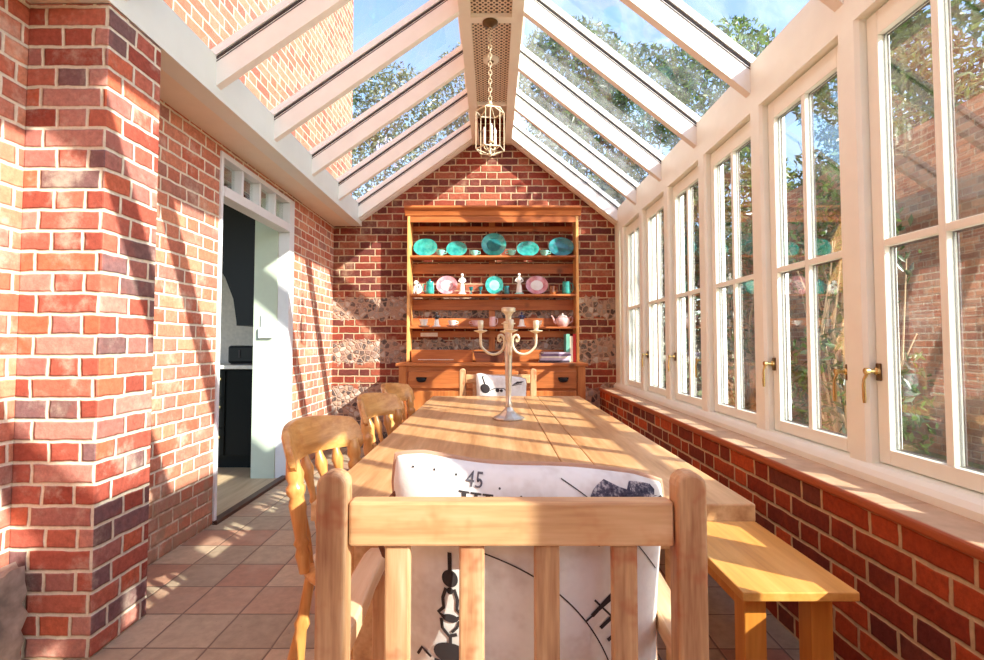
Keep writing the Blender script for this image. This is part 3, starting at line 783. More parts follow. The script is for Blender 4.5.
# ------------------------------------------------------------------ spindle-back chairs
def windsor(loc, rotz, label):
    t = thing('spindle_chair', label, 'chair', loc, rotz, 'honey spindle-back chairs along the left side of the table')
    # seat: rounded saddle
    bm = B(); n = 36
    prof = [(.0, .432), (.90, .432), (.97, .438), (1.0, .448), (.985, .460), (.93, .466), (.6, .456), (0, .452)]
    rings = []
    for s, z in prof:
        if s == 0: rings.append([bm.verts.new((0, 0, z))]); continue
        r = []
        for k in range(n):
            a = 2*pi*k/n; c_, s_ = cos(a), sin(a); e = 2/2.9
            x = .20*math.copysign(abs(c_)**e, c_); y = (.205 + .015*c_)*math.copysign(abs(s_)**e, s_)
            r.append(bm.verts.new((x*s, y*s, z)))
        rings.append(r)
    for a, b in zip(rings, rings[1:]):
        for k in range(n):
            if len(a) == 1: bm.faces.new((a[0], b[k], b[(k+1)%n]))
            elif len(b) == 1: bm.faces.new((a[k], a[(k+1)%n], b[0]))
            else: bm.faces.new((a[k], a[(k+1)%n], b[(k+1)%n], b[k]))
    obj('seat', bm, 'honey', t, smooth=True, ang=60)
    leg = [(0, .013), (.06, .015), (.12, .019), (.3, .016), (.34, .021), (.37, .015), (.40, .022), (.5, .024), (.62, .019), (.68, .016), (.72, .022), (.76, .016), (.9, .015), (1, .014)]
    for sx in (-1, 1):
        for sy in (-1, 1):
            bm = B(); turned(bm, (sx*.195, sy*.19, 0), (sx*.145, sy*.14, .436), leg); obj('leg', bm, 'honey_v', t, smooth=True, ang=60)
    st = [(0, .008), (.3, .012), (.45, .010), (.5, .016), (.55, .010), (.7, .012), (1, .008)]
    bm = B()
    for sy in (-1, 1): turned(bm, (-.19, sy*.182, .155), (.19, sy*.182, .155), st)
    turned(bm, (0, -.18, .155), (0, .18, .155), st); obj('stretcher', bm, 'honey_v', t, smooth=True, ang=60)
    # crest: curved board
    def arc(q):  # q -1..1 along the crest
        return (-.262 + .075*q*q, .188*q)
    bm = B(); m = 24; rings = []
    for i in range(m+1):
        q = -1+2*i/m; x, y = arc(q)
        dx, dy = .15*q, .225; L = math.hypot(dx, dy); nx, ny = -dy/L, dx/L
        top = .862-.022*q*q; bot = .745+.006*(1-q*q)-.018*max(0, abs(q)-.8)*5
        sc = 1 if abs(q) < .9 else math.sqrt(max(.05, 1-((abs(q)-.9)/.105)**2))
        cz = (top+bot)/2; hh = (top-bot)/2*(.35+.65*sc); th = .013*(.5+.5*sc)
        ln = lambda z: (z-.8)*.30
        cs = []
        for (a, b) in ((-1, -.75), (-.6, -1), (.6, -1), (1, -.75), (1, .75), (.6, 1), (-.6, 1), (-1, .75)):
            z = cz+b*hh
            cs.append(bm.verts.new((x-ln(z)+nx*a*th, y+ny*a*th, z)))
        rings.append(cs)
    for a, b in zip(rings, rings[1:]):
        for k in range(8): bm.faces.new((a[k], a[(k+1)%8], b[(k+1)%8], b[k]))
    bm.faces.new(rings[0][::-1]); bm.faces.new(rings[-1])
    obj('crest_rail', bm, 'honey', t, smooth=True, ang=50)
    post = [(0, .014), (.08, .017), (.16, .021), (.22, .015), (.26, .022), (.30, .016), (.45, .020), (.6, .024), (.66, .018), (.70, .026), (.75, .027), (.79, .018), (.84, .024), (.92, .021), (1, .018)]
    sp = [(0, .009), (.25, .012), (.45, .009), (.5, .014), (.54, .009), (.68, .012), (.80, .020), (.88, .013), (1, .009)]
    for sy in (-1, 1):
        x, y = arc(sy*.86); bm = B(); turned(bm, (-.145, sy*.165, .46), (x+.010, y*.97, .768), post); obj('back_post', bm, 'honey_v', t, smooth=True, ang=60)
    for q in (-.55, -.19, .19, .55):
        x, y = arc(q); bm = B(); turned(bm, (-.165, q*.20, .46), (x+.006, y, .775), sp); obj('spindle', bm, 'honey_v', t, smooth=True, ang=60)
    return t
def wpos(bx, by, rot):  # back centre -> seat centre
    return (bx+.262*cos(rot), by+.262*sin(rot), 0)
w1 = windsor(wpos(-.592, 1.625, R(-16)), R(-16), 'honey spindle-back chair nearest the viewer on the left of the table')
w2 = copy_tree(w1); w2.location = wpos(-.585, 2.40, R(-15)); w2.rotation_euler[2] = R(-15); w2['label'] = 'middle one of three honey spindle-back chairs on the left of the table'
w3 = copy_tree(w1); w3.location = wpos(-.615, 2.99, R(-12)); w3.rotation_euler[2] = R(-12); w3['label'] = 'furthest honey spindle-back chair, nearest the dresser'

# ------------------------------------------------------------------ candelabra
cd = thing('candelabra', 'tall silver candelabra with scrolled arms on the table', 'candelabra', (.068, 2.21, TZ+.001))
bm = B(); lathe(bm, [(0,0),(.070,0),(.072,.004),(.066,.009),(.050,.016),(.034,.026),(.024,.036),(.019,.046),(.016,.052),(.0,.053)], 10); obj('base', bm, 'pewter', cd)
bm = B(); lathe(bm, [(0,.05),(.015,.05),(.018,.06),(.012,.075),(.012,.11),(.0145,.20),(.017,.30),(.019,.325),(.013,.335),(.018,.345),(.015,.37),(.012,.385),(.0,.386)], 18); obj('stem', bm, 'pewter', cd, smooth=True, ang=50)
bm = B(); lathe(bm, [(0,.385),(.012,.385),(.010,.41),(.030,.412),(.031,.416),(.012,.42),(.013,.45),(.022,.462),(.030,.466),(.031,.482),(.026,.484),(.012,.478),(0,.478)], 20); obj('candle_socket', bm, 'pewter_cream', cd, smooth=True, ang=50)
for k in range(4):
    a = k*pi/2 + R(4); dx, dy = cos(a), sin(a)
    if k in (1, 3): rr = .095
    else: rr = .122
    P2 = [(.030,.345),(.040,.352),(.046,.345),(.044,.332),(.034,.330)]
    arm = [(.046, .348), (.040, .362), (.028, .362), (.019, .348), (.018, .325), (.026, .300), (.045, .284), (.070, .280), (.095, .290), (rr-.004, .315), (rr, .345), (rr, .372)]
    scroll = [(.046, .348), (.044, .338), (.037, .334), (.033, .341), (.037, .347)]
    bm = B(); pts = [(r*dx, r*dy, z) for r, z in arm]
    # catmull smoothing
    sm = []
    for i in range(len(arm)-1):
        p0, p1, p2, p3 = [Vector(pts[min(max(j, 0), len(pts)-1)]) for j in (i-1, i, i+1, i+2)]
        for q in (0, .25, .5, .75):
            sm.append(.5*((2*p1)+(-p0+p2)*q+(2*p0-5*p1+4*p2-p3)*q*q+(-p0+3*p1-3*p2+p3)*q**3))
    sm.append(Vector(pts[-1]))
    tube(bm, sm, .0058, 8); tube(bm, [(r*dx, r*dy, z) for r, z in scroll], .0045, 8)
    am = obj('arm', bm, 'pewter_cream', cd, smooth=True, ang=60)
    bm = B(); lathe(bm, [(0,.372),(.008,.372),(.022,.378),(.029,.381),(.029,.384),(.010,.386),(.010,.392),(.012,.395),(.013,.425),(.010,.428),(0,.426)], 18, (rr*dx, rr*dy, 0)); obj('candle_cup', bm, 'pewter_cream', am, smooth=True, ang=50)

# ------------------------------------------------------------------ hanging lantern
LY, LX = 3.29, -.018
ln = thing('hanging_lantern', 'open hexagonal cream metal lantern hanging by a chain from the ridge', 'lantern', (LX, LY, 2.33))
zt = RZ-2.33
bm = B(); lathe(bm, [(0, zt-.035), (.012, zt-.034), (.03, zt-.022), (.05, zt-.014), (.052, zt-.001), (0, zt-.001)], 24); obj('ceiling_rose', bm, 'bronze', ln, smooth=True)
bm = B(); z = .375; k = 0
while z < zt-.045:
    a = (k % 2)*pi/2
    ring = [(cos(a)*.011*cos(q), sin(a)*.011*cos(q), z+.017+.019*sin(q)) for q in [2*pi*i/10 for i in range(10)]]
    tube(bm, ring, .0024, 6, closed=True); z += .029; k += 1
obj('chain', bm, 'cream_metal', ln, smooth=True)
bm = B(); Rr = .095; hex_ = lambda r, z: [(r*cos(R(60*i+12)), r*sin(R(60*i+12)), z) for i in range(6)]
lo, up = hex_(Rr, .045), hex_(Rr, .30)
for i in range(6):
    beam(bm, lo[i], lo[(i+1)%6], .005, .006); beam(bm, up[i], up[(i+1)%6], .005, .006); beam(bm, lo[i], up[i], .005, .005, up=(1,0,0.01))
    beam(bm, up[i], (0,0,.355), .0045, .0045); beam(bm, lo[i], (0, 0, .012), .0045, .0045)
obj('cage', bm, 'cream_metal', ln)
bm = B(); lathe(bm, [(0,.0),(.010,.004),(.014,.014),(.008,.026),(.004,.06),(.004,.33),(.012,.345),(.016,.356),(.010,.370),(0,.372)], 14); obj('centre_stem', bm, 'cream_metal', ln, smooth=True)
for i in range(3):
    a = R(120*i+40); x, y = .042*cos(a), .042*sin(a)
    bm = B(); tube(bm, [(0,0,.06), (x*.6, y*.6, .05), (x, y, .065), (x, y, .08)], .004, 6); lathe(bm, [(0,.078),(.016,.080),(.018,.086),(0,.087)], 12, (x, y, 0))
    br = obj('lamp_arm', bm, 'cream_metal', ln, smooth=True)
    bm = B(); lathe(bm, [(0,.087),(.009,.087),(.009,.155),(.006,.157),(.010,.170),(.010,.185),(.003,.205),(0,.206)], 12, (x, y, 0)); obj('candle_lamp', bm, 'candle', br, smooth=True)

# ------------------------------------------------------------------ dresser
DX = .0
dr = thing('dresser', 'large waxed pine dresser with open plate rack against the gable wall', 'dresser', (DX, 4.87, 0))
# local y: 0 = front of base; back wall at .47
bm = B()
box(bm, -.89, .875, .015, .46, .10, .875); 
obj('carcass', bm, 'pine', dr)
bm = B(); box(bm, -.935, .915, -.02, .468, .876, .905); obj('counter', bm, 'pine', dr, bevel=.006)
for xa, xb in ((-.905, -.83), (.815, .89)):
    bm = B(); box(bm, xa, xb, -.002, .46, 0, .875); obj('corner_post', bm, 'pine_v', dr, bevel=.004)
for x0, x1 in ((-.81, -.27), (-.255, .245), (.26, .80)):
    bm = B(); box(bm, x0, x1, -.012, .013, .665, .83); d_ = obj('drawer', bm, 'pine', dr, bevel=.006)
    for xc in ([(x0+x1)/2 + (-.145 if x0 < -.5 else .145 if x0 > .2 else 0)]):
        bm = B(); lathe(bm, [(.045,0),(.045,.006),(.040,.016),(.030,.022),(0,.024)], 16, M4=Matrix.Translation((xc, -.013, .745)) @ Matrix.Rotation(pi/2, 4, 'X') @ Matrix.Diagonal((1, .5, 1, 1)))
        box(bm, xc-.05, xc+.05, -.018, -.0125, .752, .772); obj('cup_handle', bm, 'black', d_, smooth=True)
for x0, x1 in ((-.81, -.27), (-.255, .245), (.26, .80)):
    bm = B(); box(bm, x0, x1, -.006, .013, .12, .64); d_ = obj('cupboard_door', bm, 'pine_v', dr, bevel=.004)
    bm = B(); lathe(bm, [(0,0),(.008,0),(.008,.012),(.016,.02),(.014,.03),(0,.034)], 14, M4=Matrix.Translation((x1-.05, -.006, .42)) @ Matrix.Rotation(pi/2, 4, 'X')); obj('knob', bm, 'pine_v', d_, smooth=True)
# rack (front at y=.25, back at .455)
FY, BY = .25, .455
zs = [1.994, 1.599, 1.267]
bm = B(); box(bm, -.875, -.848, FY, BY, .906, 2.40); o_ = obj('side_panel', bm, 'pine_edge', dr, bevel=.003)
bm = B(); box(bm, .848, .875, FY, BY, .906, 2.40); o_ = obj('side_panel', bm, 'pine_edge', dr, bevel=.003)
bm = B(); box(bm, -.847, .847, FY+.005, BY, 2.385, 2.40)
obj('top_board', bm, 'pine', dr)
bm = B(); prism(bm, [(FY-.005, 2.401), (FY-.012, 2.425), (FY-.02, 2.45), (FY-.05, 2.475), (FY-.05, 2.495), (BY, 2.495), (BY, 2.401)], -.90, .90, 'x'); obj('cornice', bm, 'pine', dr, bevel=.002)
bm = B(); box(bm, -.847, .847, FY, FY+.016, 2.335, 2.385); obj('frieze', bm, 'pine', dr)
for z in zs:
    bm = B(); box(bm, -.8475, .8475, FY+.004, BY, z-.020, z); obj('shelf', bm, 'pine', dr, bevel=.003)
for z0, z1 in ((1.83, 1.935), (1.445, 1.555), (1.16, 1.225), (.907, 1.03), (1.27, 1.36), (2.28, 2.335)):
    bm = B(); box(bm, -.847, .847, BY-.016, BY-.001, z0, z1); obj('back_rail', bm, 'pine', dr)
bm = B(); box(bm, -.042, .022, BY+.000, BY+.014, .907, 2.38); obj('centre_stile', bm, 'pine_v', dr)
bm = B(); box(bm, -.76, -.58, BY-.021, BY-.0165, 1.168, 1.208); lb = obj('notice_strip', bm, 'paper'); lb.location = (DX, 4.87, 0)
tag(lb, 'small white strip fixed under the lowest shelf of the dresser', 'notice strip')

# dresser contents ---------------------------------------------------
YS = 4.87+.36   # shelf centre depth
def ux(u, D=5.22): return (u-493)*D/505
def plate(name, u0, u1, h, shelf, mat, label, inner=None, grp=None):
    w = (u1-u0)*5.24/505/2; hh = 1.14*h*5.24/505/2; x = ux((u0+u1)/2, 5.24); z = zs[shelf]
    bm = B()
    tilt = R(76)
    prof = [(0,0),(.55,0),(.60,.02),(.97,.10),(1.0,.115),(1.0,.135),(.95,.125),(.62,.045),(.55,.03),(0,.03)]
    s = max(w, hh)
    M4 = Matrix.Translation((0, -.035, hh*sin(tilt)+.004)) @ Matrix.Rotation(tilt, 4, 'X') @ Matrix.Diagonal((w, hh, s, 1))
    lathe(bm, prof, 36, M4=M4)
    o = obj(name, bm, mat, smooth=True, ang=50); o.location = (x, 4.87+BY-.025-hh*.1, z+.0005)
    tag(o, label, 'plate', grp)
    if inner:
        bm = B(); lathe(bm, [(.0,.034),(.56,.034),(.56,.037),(0,.037)], 36, M4=M4); obj('plate_centre', bm, inner, o)
    return o
g1 = 'turquoise plates on the top shelf of the dresser'
plate('platter', 413, 437, 17, 0, 'teal', 'turquoise oval platter leftmost on the top shelf', grp=g1)
plate('platter', 446, 467, 14.5, 0, 'teal', 'small turquoise oval dish second from left on the top shelf', grp=g1)
plate('plate', 481.5, 506.5, 22, 0, 'teal', 'large round turquoise plate in the middle of the top shelf', 'teal_dark', grp=g1)
plate('platter', 517, 539.5, 14.5, 0, 'teal', 'small turquoise oval dish second from right on the top shelf', grp=g1)
plate('platter', 549, 574.5, 18, 0, 'teal_dark', 'deep turquoise oval platter rightmost on the top shelf', grp=g1)
g2 = 'plates on the middle shelf of the dresser'
plate('plate', 436, 457.5, 17, 1, 'pink_rim', 'pale pink oval plate left of the standing white figurine', 'pink_china', grp=g2)
plate('plate', 485.5, 503.5, 17, 1, 'teal', 'round pale turquoise plate in the middle of the middle shelf', 'mint', grp=g2)
plate('plate', 526, 548.5, 17, 1, 'pink_rim', 'deep pink rimmed oval plate on the right of the middle shelf', 'cream_china', grp=g2)
def cup(name, u, shelf, r, h, mat, label, cat='cup', handle=1, saucer=None, y=0, grp=None, inside='cream_china'):
    o = thing(name, label, cat, (ux(u, 5.15+y), 5.17+y, zs[shelf]+.0005), 0, grp)
    zb = .008 if saucer else 0
    bm = B(); lathe(bm, [(0,zb),(.45*r,zb),(.5*r,zb+.004),(.8*r,zb+h*.4),(r,zb+h),(.93*r,zb+h),(.72*r,zb+h*.4),(.4*r,zb+.008),(0,zb+.008)], 20); obj('bowl', bm, mat, o, smooth=True, ang=60)
    if handle:
        bm = B(); tube(bm, [(handle*r*.85, 0, zb+h*.85), (handle*r*1.35, 0, zb+h*.8), (handle*r*1.4, 0, zb+h*.5), (handle*r*.75, 0, zb+h*.3)], r*.09, 6); obj('handle', bm, mat, o, smooth=True)
    if saucer:
        bm = B(); lathe(bm, [(0,0),(r*.8,0),(r*1.35,.010),(r*1.38,.013),(r*.7,.006),(0,.0065)], 24); obj('saucer', bm, saucer, o, smooth=True, ang=60)
    return o
g3 = 'mint cups on the top shelf of the dresser'
cup('tea_cup', 440, 0, .046, .055, 'mint', 'mint cup right of the leftmost oval platter on the top shelf', grp=g3, y=-.02)
cup('tea_cup', 474, 0, .046, .05, 'mint', 'mint cup left of the big round turquoise plate', grp=g3, y=-.02)
cup('tea_cup', 512, 0, .046, .055, 'mint', 'mint cup right of the big round turquoise plate', grp=g3, handle=-1, y=-.02)
cup('tea_cup', 545, 0, .046, .052, 'mint', 'mint cup left of the rightmost oval platter on the top shelf', grp=g3, y=-.02)
g4 = 'small teal goblets on the middle shelf'
def goblet(u, label, mat='teal_dark'):
    o = thing('goblet', label, 'goblet', (ux(u, 5.15), 5.16, zs[1]+.0005), 0, g4)
    bm = B(); lathe(bm, [(0,0),(.018,0),(.018,.004),(.006,.01),(.006,.03),(.018,.045),(.022,.075),(.019,.075),(.014,.048),(0,.044)], 16); obj('bowl', bm, mat, o, smooth=True)
    return o
goblet(471, 'small teal goblet beside the standing white figurine'); goblet(480.5, 'small teal goblet left of the round middle-shelf plate')
def jug(name, u, shelf, r, h, mat, label, spout=-1, lid=None, cat='jug', y=0):
    o = thing(name, label, cat, (ux(u, 5.15+y), 5.17+y, zs[shelf]+.0005))
    bm = B(); lathe(bm, [(0,0),(.85*r,0),(r,.06*h),(r*1.02,h*.3),(.92*r,h*.75),(.88*r,h),(.80*r,h),(.84*r,h*.7),(.9*r,h*.1),(0,h*.06)], 22); obj('body', bm, mat, o, smooth=True, ang=60)
    bm = B(); s = -spout; tube(bm, [(s*r*.85, 0, h*.88), (s*r*1.45, 0, h*.85), (s*r*1.6, 0, h*.55), (s*r*1.3, 0, h*.25), (s*r*.95, 0, h*.2)], r*.13, 8); obj('handle', bm, mat, o, smooth=True)
    if lid:
        bm = B(); lathe(bm, [(0,h+.001),(r*.9,h+.001),(r*.85,h+.010),(r*.3,h+.018),(r*.16,h+.035),(0,h+.04)], 20); obj('lid', bm, lid, o, smooth=True)
    return o
jug('tankard', 429.5, 1, .045, .12, 'teal', 'turquoise lidded tankard left of the pink oval plate', 1, 'teal_dark', 'tankard')
jug('jug', 567, 1, .045, .13, 'teal', 'tall turquoise jug at the right end of the middle shelf', -1)
jug('jug', 507, 1, .028, .085, 'teal_dark', 'little blue-green jug right of the round middle-shelf plate', 1)
jug('jug', 553, 1, .030, .085, 'brown_glaze', 'small brown jug left of the tall turquoise jug', -1)
def figure(name, u, shelf, h, body, skirt, label, base='cream_china', wide=.3, coat=None, y=0):
    o = thing(name, label, 'figurine', (ux(u, 5.15+y), 5.17+y, zs[shelf]+.0005))
    bm = B(); lathe(bm, [(0,0),(h*wide*.62,0),(h*wide*.6,h*.05),(h*wide*.5,h*.07),(0,h*.07)], 16, sy=.8); obj('plinth', bm, base, o, smooth=True, ang=50)
    bm = B(); lathe(bm, [(0,h*.07),(h*wide*.42,h*.07),(h*wide*.36,h*.25),(h*wide*.30,h*.42),(h*wide*.24,h*.50),(0,h*.51)], 16, sy=.7); obj('skirt', bm, skirt, o, smooth=True)
    bm = B(); lathe(bm, [(0,h*.50),(h*wide*.24,h*.50),(h*wide*.30,h*.62),(h*wide*.34,h*.75),(h*wide*.20,h*.81),(h*.035,h*.83),(h*.035,h*.86),(h*.07,h*.89),(h*.075,h*.94),(h*.05,h*.985),(0,h)], 16, sy=.7)
    for s in (-1, 1): tube(bm, [(s*h*wide*.30, 0, h*.76), (s*h*wide*.50, -.005, h*.62), (s*h*wide*.2, -h*wide*.3, h*.55)], [h*.04, h*.034, h*.025], 8)
    obj('torso', bm, body, o, smooth=True, ang=60)
    return o
figure('figurine', 462, 1, .215, 'cream_china', 'cream_china', 'tall plain white standing figurine on the middle shelf', wide=.32)
figure('figurine', 519.5, 1, .22, 'cream_china', 'cream_china', 'tall white figurine on a green base left of the pink rimmed plate', base='mint', wide=.36)
figure('figurine', 436.5, 2, .15, 'char', 'cream_china', 'small black and white lady figurine on the lowest shelf', wide=.5)
figure('figurine', 522, 2, .15, 'navy', 'cream_china', 'small navy and white figurine left of the teapot', wide=.5)
# black and white cow-like piece on middle shelf
sp_ = thing('spaniel_ornament', 'black and white seated animal ornament at the left end of the middle shelf', 'ornament', (ux(416.5, 5.15), 5.17, zs[1]+.0005))
bm = B()
bmesh.ops.create_uvsphere(bm, u_segments=18, v_segments=12, radius=1, matrix=Matrix.Translation((.01, 0, .055)) @ Matrix.Diagonal((.043, .03, .055, 1)))
bmesh.ops.create_uvsphere(bm, u_segments=16, v_segments=10, radius=1, matrix=Matrix.Translation((-.008, -.01, .118)) @ Matrix.Diagonal((.024, .022, .024, 1)))
bmesh.ops.create_uvsphere(bm, u_segments=12, v_segments=8, radius=1, matrix=Matrix.Translation((-.018, -.028, .112)) @ Matrix.Diagonal((.011, .013, .010, 1)))
for s in (-1, 1): tube(bm, [(s*.015-.005, -.02, .08), (s*.017-.008, -.03, .03), (s*.017-.008, -.034, .004)], [.012, .009, .010], 8)
obj('body', bm, 'cream_china', sp_, smooth=True)
bm = B()
for s in (-1, 1): bmesh.ops.create_uvsphere(bm, u_segments=12, v_segments=8, radius=1, matrix=Matrix.Translation((-.008+s*.024, -.008, .112)) @ Matrix.Diagonal((.008, .010, .020, 1)))
obj('ears', bm, 'char', sp_, smooth=True)
bm = B(); bmesh.ops.create_uvsphere(bm, u_segments=12, v_segments=8, radius=1, matrix=Matrix.Translation((.014, -.022, .068)) @ Matrix.Diagonal((.018, .012, .018, 1))); obj('patch', bm, 'char', sp_, smooth=True)
cup('tea_cup', 423.5, 2, .048, .068, 'cream_china', 'rounded white cup on saucer at the left end of the lowest shelf', saucer='cream_china', handle=0)
cup('tea_cup', 452, 2, .045, .055, 'cream_china', 'white and pink cup on saucer right of the black and white lady', saucer='pink_china')
cup('tea_cup', 475.5, 2, .045, .055, 'pink_china', 'pink cup on saucer left of the pink cream jug', saucer='pink_china', handle=-1)
jug('cream_jug', 492.5, 2, .034, .10, 'pink_china', 'pink and white cream jug just left of the candelabra top', -1)
cup('sugar_bowl', 538, 2, .045, .06, 'cream_china', 'white shell-like bowl between the navy figurine and the teapot', cat='bowl', handle=0)
# teapot
tp = thing('teapot', 'pale pink teapot with spout at the right end of the lowest shelf', 'teapot', (ux(563, 5.17), 5.18, zs[2]+.0005))
bm = B(); lathe(bm, [(0,0),(.045,0),(.05,.006),(.066,.03),(.074,.055),(.070,.08),(.058,.095),(.05,.098),(0,.098)], 26); obj('body', bm, 'pink_china', tp, smooth=True)
bm = B(); lathe(bm, [(0,.099),(.052,.099),(.046,.110),(.02,.120),(.007,.124),(.010,.134),(0,.140)], 22); obj('lid', bm, 'cream_china', tp, smooth=True)
bm = B(); tube(bm, [(-.062,0,.035),(-.085,0,.05),(-.095,0,.08),(-.105,0,.105),(-.118,0,.112)], [.016,.013,.009,.008,.007], 10); obj('spout', bm, 'pink_china', tp, smooth=True)
bm = B(); tube(bm, [(.066,0,.085),(.088,0,.105),(.105,0,.09),(.098,0,.055),(.066,0,.035)], .006, 8); obj('handle', bm, 'pink_china', tp, smooth=True)
# counter items
CZ = .9055; YC = 4.87+.33
gb = 'books lying in a pile on the dresser'
for k, (mt, w_, h_) in enumerate((('book_black', .30, .020), ('book_lilac', .29, .022), ('paper', .285, .018), ('book_purple', .30, .022), ('book_lilac', .27, .015))):
    z = CZ + sum((.020, .022, .018, .022, .015)[:k]) + .0008*k + .0006
    o = thing('book', ['dark-covered book at the bottom of the pile on the dresser', 'pale lilac book second from the bottom of the pile', 'white-covered book in the middle of the dresser pile', 'purple book second from the top of the dresser pile', 'thin lilac book topmost of the dresser pile'][k], 'book', (.615+.004*k, 5.14, z), R(-2+1.3*k), gb)
    bm = B(); box(bm, -w_/2, w_/2, -.10, .10, 0, .003); box(bm, -w_/2, w_/2, -.10, .10, h_-.003, h_); box(bm, -w_/2, w_/2, -.103, -.0985, 0, h_); obj('cover', bm, mt, o)
    bm = B(); box(bm, -w_/2+.004, w_/2-.004, -.0975, .096, .0031, h_-.0031); obj('pages', bm, 'paper', o)
gv = 'upright books at the right end of the dresser'
for k, (x0, x1, mt, h_, lab) in enumerate(((.765, .800, 'book_teal', .285, 'sea-green upright book next to the book pile'), (.8005, .824, 'book_cream', .27, 'cream upright book between the green and red ones'), (.8245, .8455, 'book_red', .275, 'tall red upright book against the dresser side'))):
    pass
xx = .722
for k, (wd, mt, h_, lab) in enumerate(((.036, 'book_teal', .285, 'sea-green upright book next to the book pile'), (.030, 'book_cream', .262, 'cream upright book between the green and red ones'), (.032, 'book_red', .285, 'tall red upright book against the dresser side'))):
    x0 = .848-.104+sum((.037, .031, .033)[:k]); o = thing('book', lab, 'book', (x0+wd/2, 5.13, CZ+.0006), 0, gv)
    bm = B(); box(bm, -wd/2, -wd/2+.003, 0, .17, 0, h_); box(bm, wd/2-.003, wd/2, 0, .17, 0, h_); box(bm, -wd/2, wd/2, -.003, 0, 0, h_); obj('cover', bm, mt, o)
    bm = B(); box(bm, -wd/2+.0031, wd/2-.0031, .0005, .166, .004, h_-.004); obj('pages', bm, 'paper', o)
tb = thing('wooden_box', 'long low pine box on the left of the dresser counter', 'box', (-.50, 5.14, CZ+.0006))
bm = B(); box(bm, -.33, .29, 0, .12, 0, .125); obj('body', bm, 'pine', tb, bevel=.003)
bm = B(); box(bm, -.26, .10, -.003, -.0005, .022, .028); obj('inlay_line', bm, 'paper', tb)
bk = thing('dark_bowl', 'dark wooden trough bowl in the middle of the dresser counter', 'bowl', (-.035, 5.12, CZ+.0006))
bm = B(); prism(bm, [(-.13, .0), (.13, .0), (.16, .10), (-.16, .10)], -.06, .09)
obj('body', bm, 'darkwood', bk, bevel=.004)
bm = B(); box(bm, -.165, .165, -.066, .096, .101, .110); obj('rim', bm, 'darkwood', bk, bevel=.003)

# ------------------------------------------------------------------ garden
bm = B(); box(bm, -14, 22, -12, 34, -.5, -.12); struct('ground', bm, 'grass', 'lawn outside the conservatory', 'lawn')
bm = B(); box(bm, 1.45, 4.6, -8, 3.0, -.119, -.10); struct('patio', bm, 'bounce_slab', 'pale paved patio outside the conservatory', 'patio')  # unseen slab, added to throw neutral fill light into the room
bm = B(); box(bm, 4.9, 5.15, 3.4, 10.2, -.12, 3.6); gw = obj('garden_wall', bm, 'brick_garden'); tag(gw, 'weathered brick garden wall seen through the right-hand windows', 'garden wall')
def leaves(bm, c, r, n, size, rnd, shell=.5):
    for _ in range(n):
        while True:
            p = Vector([rnd.uniform(-1, 1) for _ in range(3)])
            if shell < p.length < 1 or (p.length < 1 and rnd.random() < .3): break
        p = Vector((p.x*r[0]+c[0], p.y*r[1]+c[1], p.z*r[2]+c[2]))
        s = size*rnd.uniform(.6, 1.3)
        d = Vector([rnd.gauss(0, 1) for _ in range(3)]).normalized(); e = d.orthogonal().normalized(); e.rotate(Matrix.Rotation(rnd.uniform(0, 6.28), 3, d))
        f = d.cross(e)
        a = bm.verts.new(p-e*s); b = bm.verts.new(p+f*s*.38+d*s*.08); c_ = bm.verts.new(p+e*s); g = bm.verts.new(p-f*s*.38+d*s*.08)
        bm.faces.new((a, b, c_, g))
def tree(loc, blobs, trunk_h, trunk_r, mat, label, seed, size=.07, name='garden_tree', cat='tree', stems=0, grp='trees and shrubs in the garden'):
    rnd = random.Random(seed)
    t = thing(name, label, cat, loc, 0, grp)
    bm = B()
    for (c, r, n) in blobs: leaves(bm, c, r, n, size, rnd)
    obj('foliage', bm, mat, t)
    bm = B()
    if trunk_r:
        tube(bm, [(0,0,0), (.05,0,trunk_h*.5), (0,.08,trunk_h)], [trunk_r, trunk_r*.8, trunk_r*.5], 8)
    for (c, r, n) in blobs:
        base = Vector((0, 0, trunk_h*.7)) if trunk_r else Vector((rnd.uniform(-.1,.1), rnd.uniform(-.1,.1), 0))
        for q in range(4 + stems):
            e = Vector(c)+Vector([rnd.uniform(-.8, .8)*r[i] for i in range(3)])
            mdl = base.lerp(e, .5)+Vector((rnd.uniform(-.2,.2), rnd.uniform(-.2,.2), .1))
            tube(bm, [base, mdl, e], [.03 if trunk_r else .012, .015 if trunk_r else .009, .005], 5)
    obj('branches', bm, 'bark' if trunk_r else 'twig', t)
    return t
G0 = -.12
tree((3.0, 4.3, G0), [((0,0,.75), (.5,.7,.7), 900), ((.2,.3,2.0), (.5,.6,.6), 500)], 0, 0, 'leaf_dark', 'bushy green shrub just outside the nearest windows', 1, .05, 'garden_shrub', 'shrub', 12)
tree((3.9, 5.6, G0), [((0,0,.5), (.5,.5,.6), 500), ((.1,.1,2.5), (.5,.5,.8), 1100)], 0, 0, 'leaf', 'climbing green shrub against the garden wall', 2, .055, 'garden_shrub', 'shrub', 22)
tree((3.6, 7.2, G0), [((0,0,.8), (.6,.8,.8), 1100), ((0,.0,2.3), (.6,.7,.9), 900)], 0, 0, 'leaf_pale', 'pale stemmy shrub against the garden wall', 12, .055, 'garden_shrub', 'shrub', 20)
tree((3.4, 9.3, G0), [((0,0,1.0), (.7,1.0,1.1), 1500), ((0,0,2.6), (.7,.9,.9), 1200)], 0, 0, 'leaf_dark', 'tall green shrub beyond the far windows', 3, .07, 'garden_shrub', 'shrub', 12)
tree((7.0, 7.0, G0), [((-.3,-.2,3.4), (1.3,1.7,1.7), 6000), ((0,.2,5.6), (1.3,1.4,1.1), 3600)], 3.6, .16, 'leaf', 'tall green tree rising behind the garden wall', 5, .08)
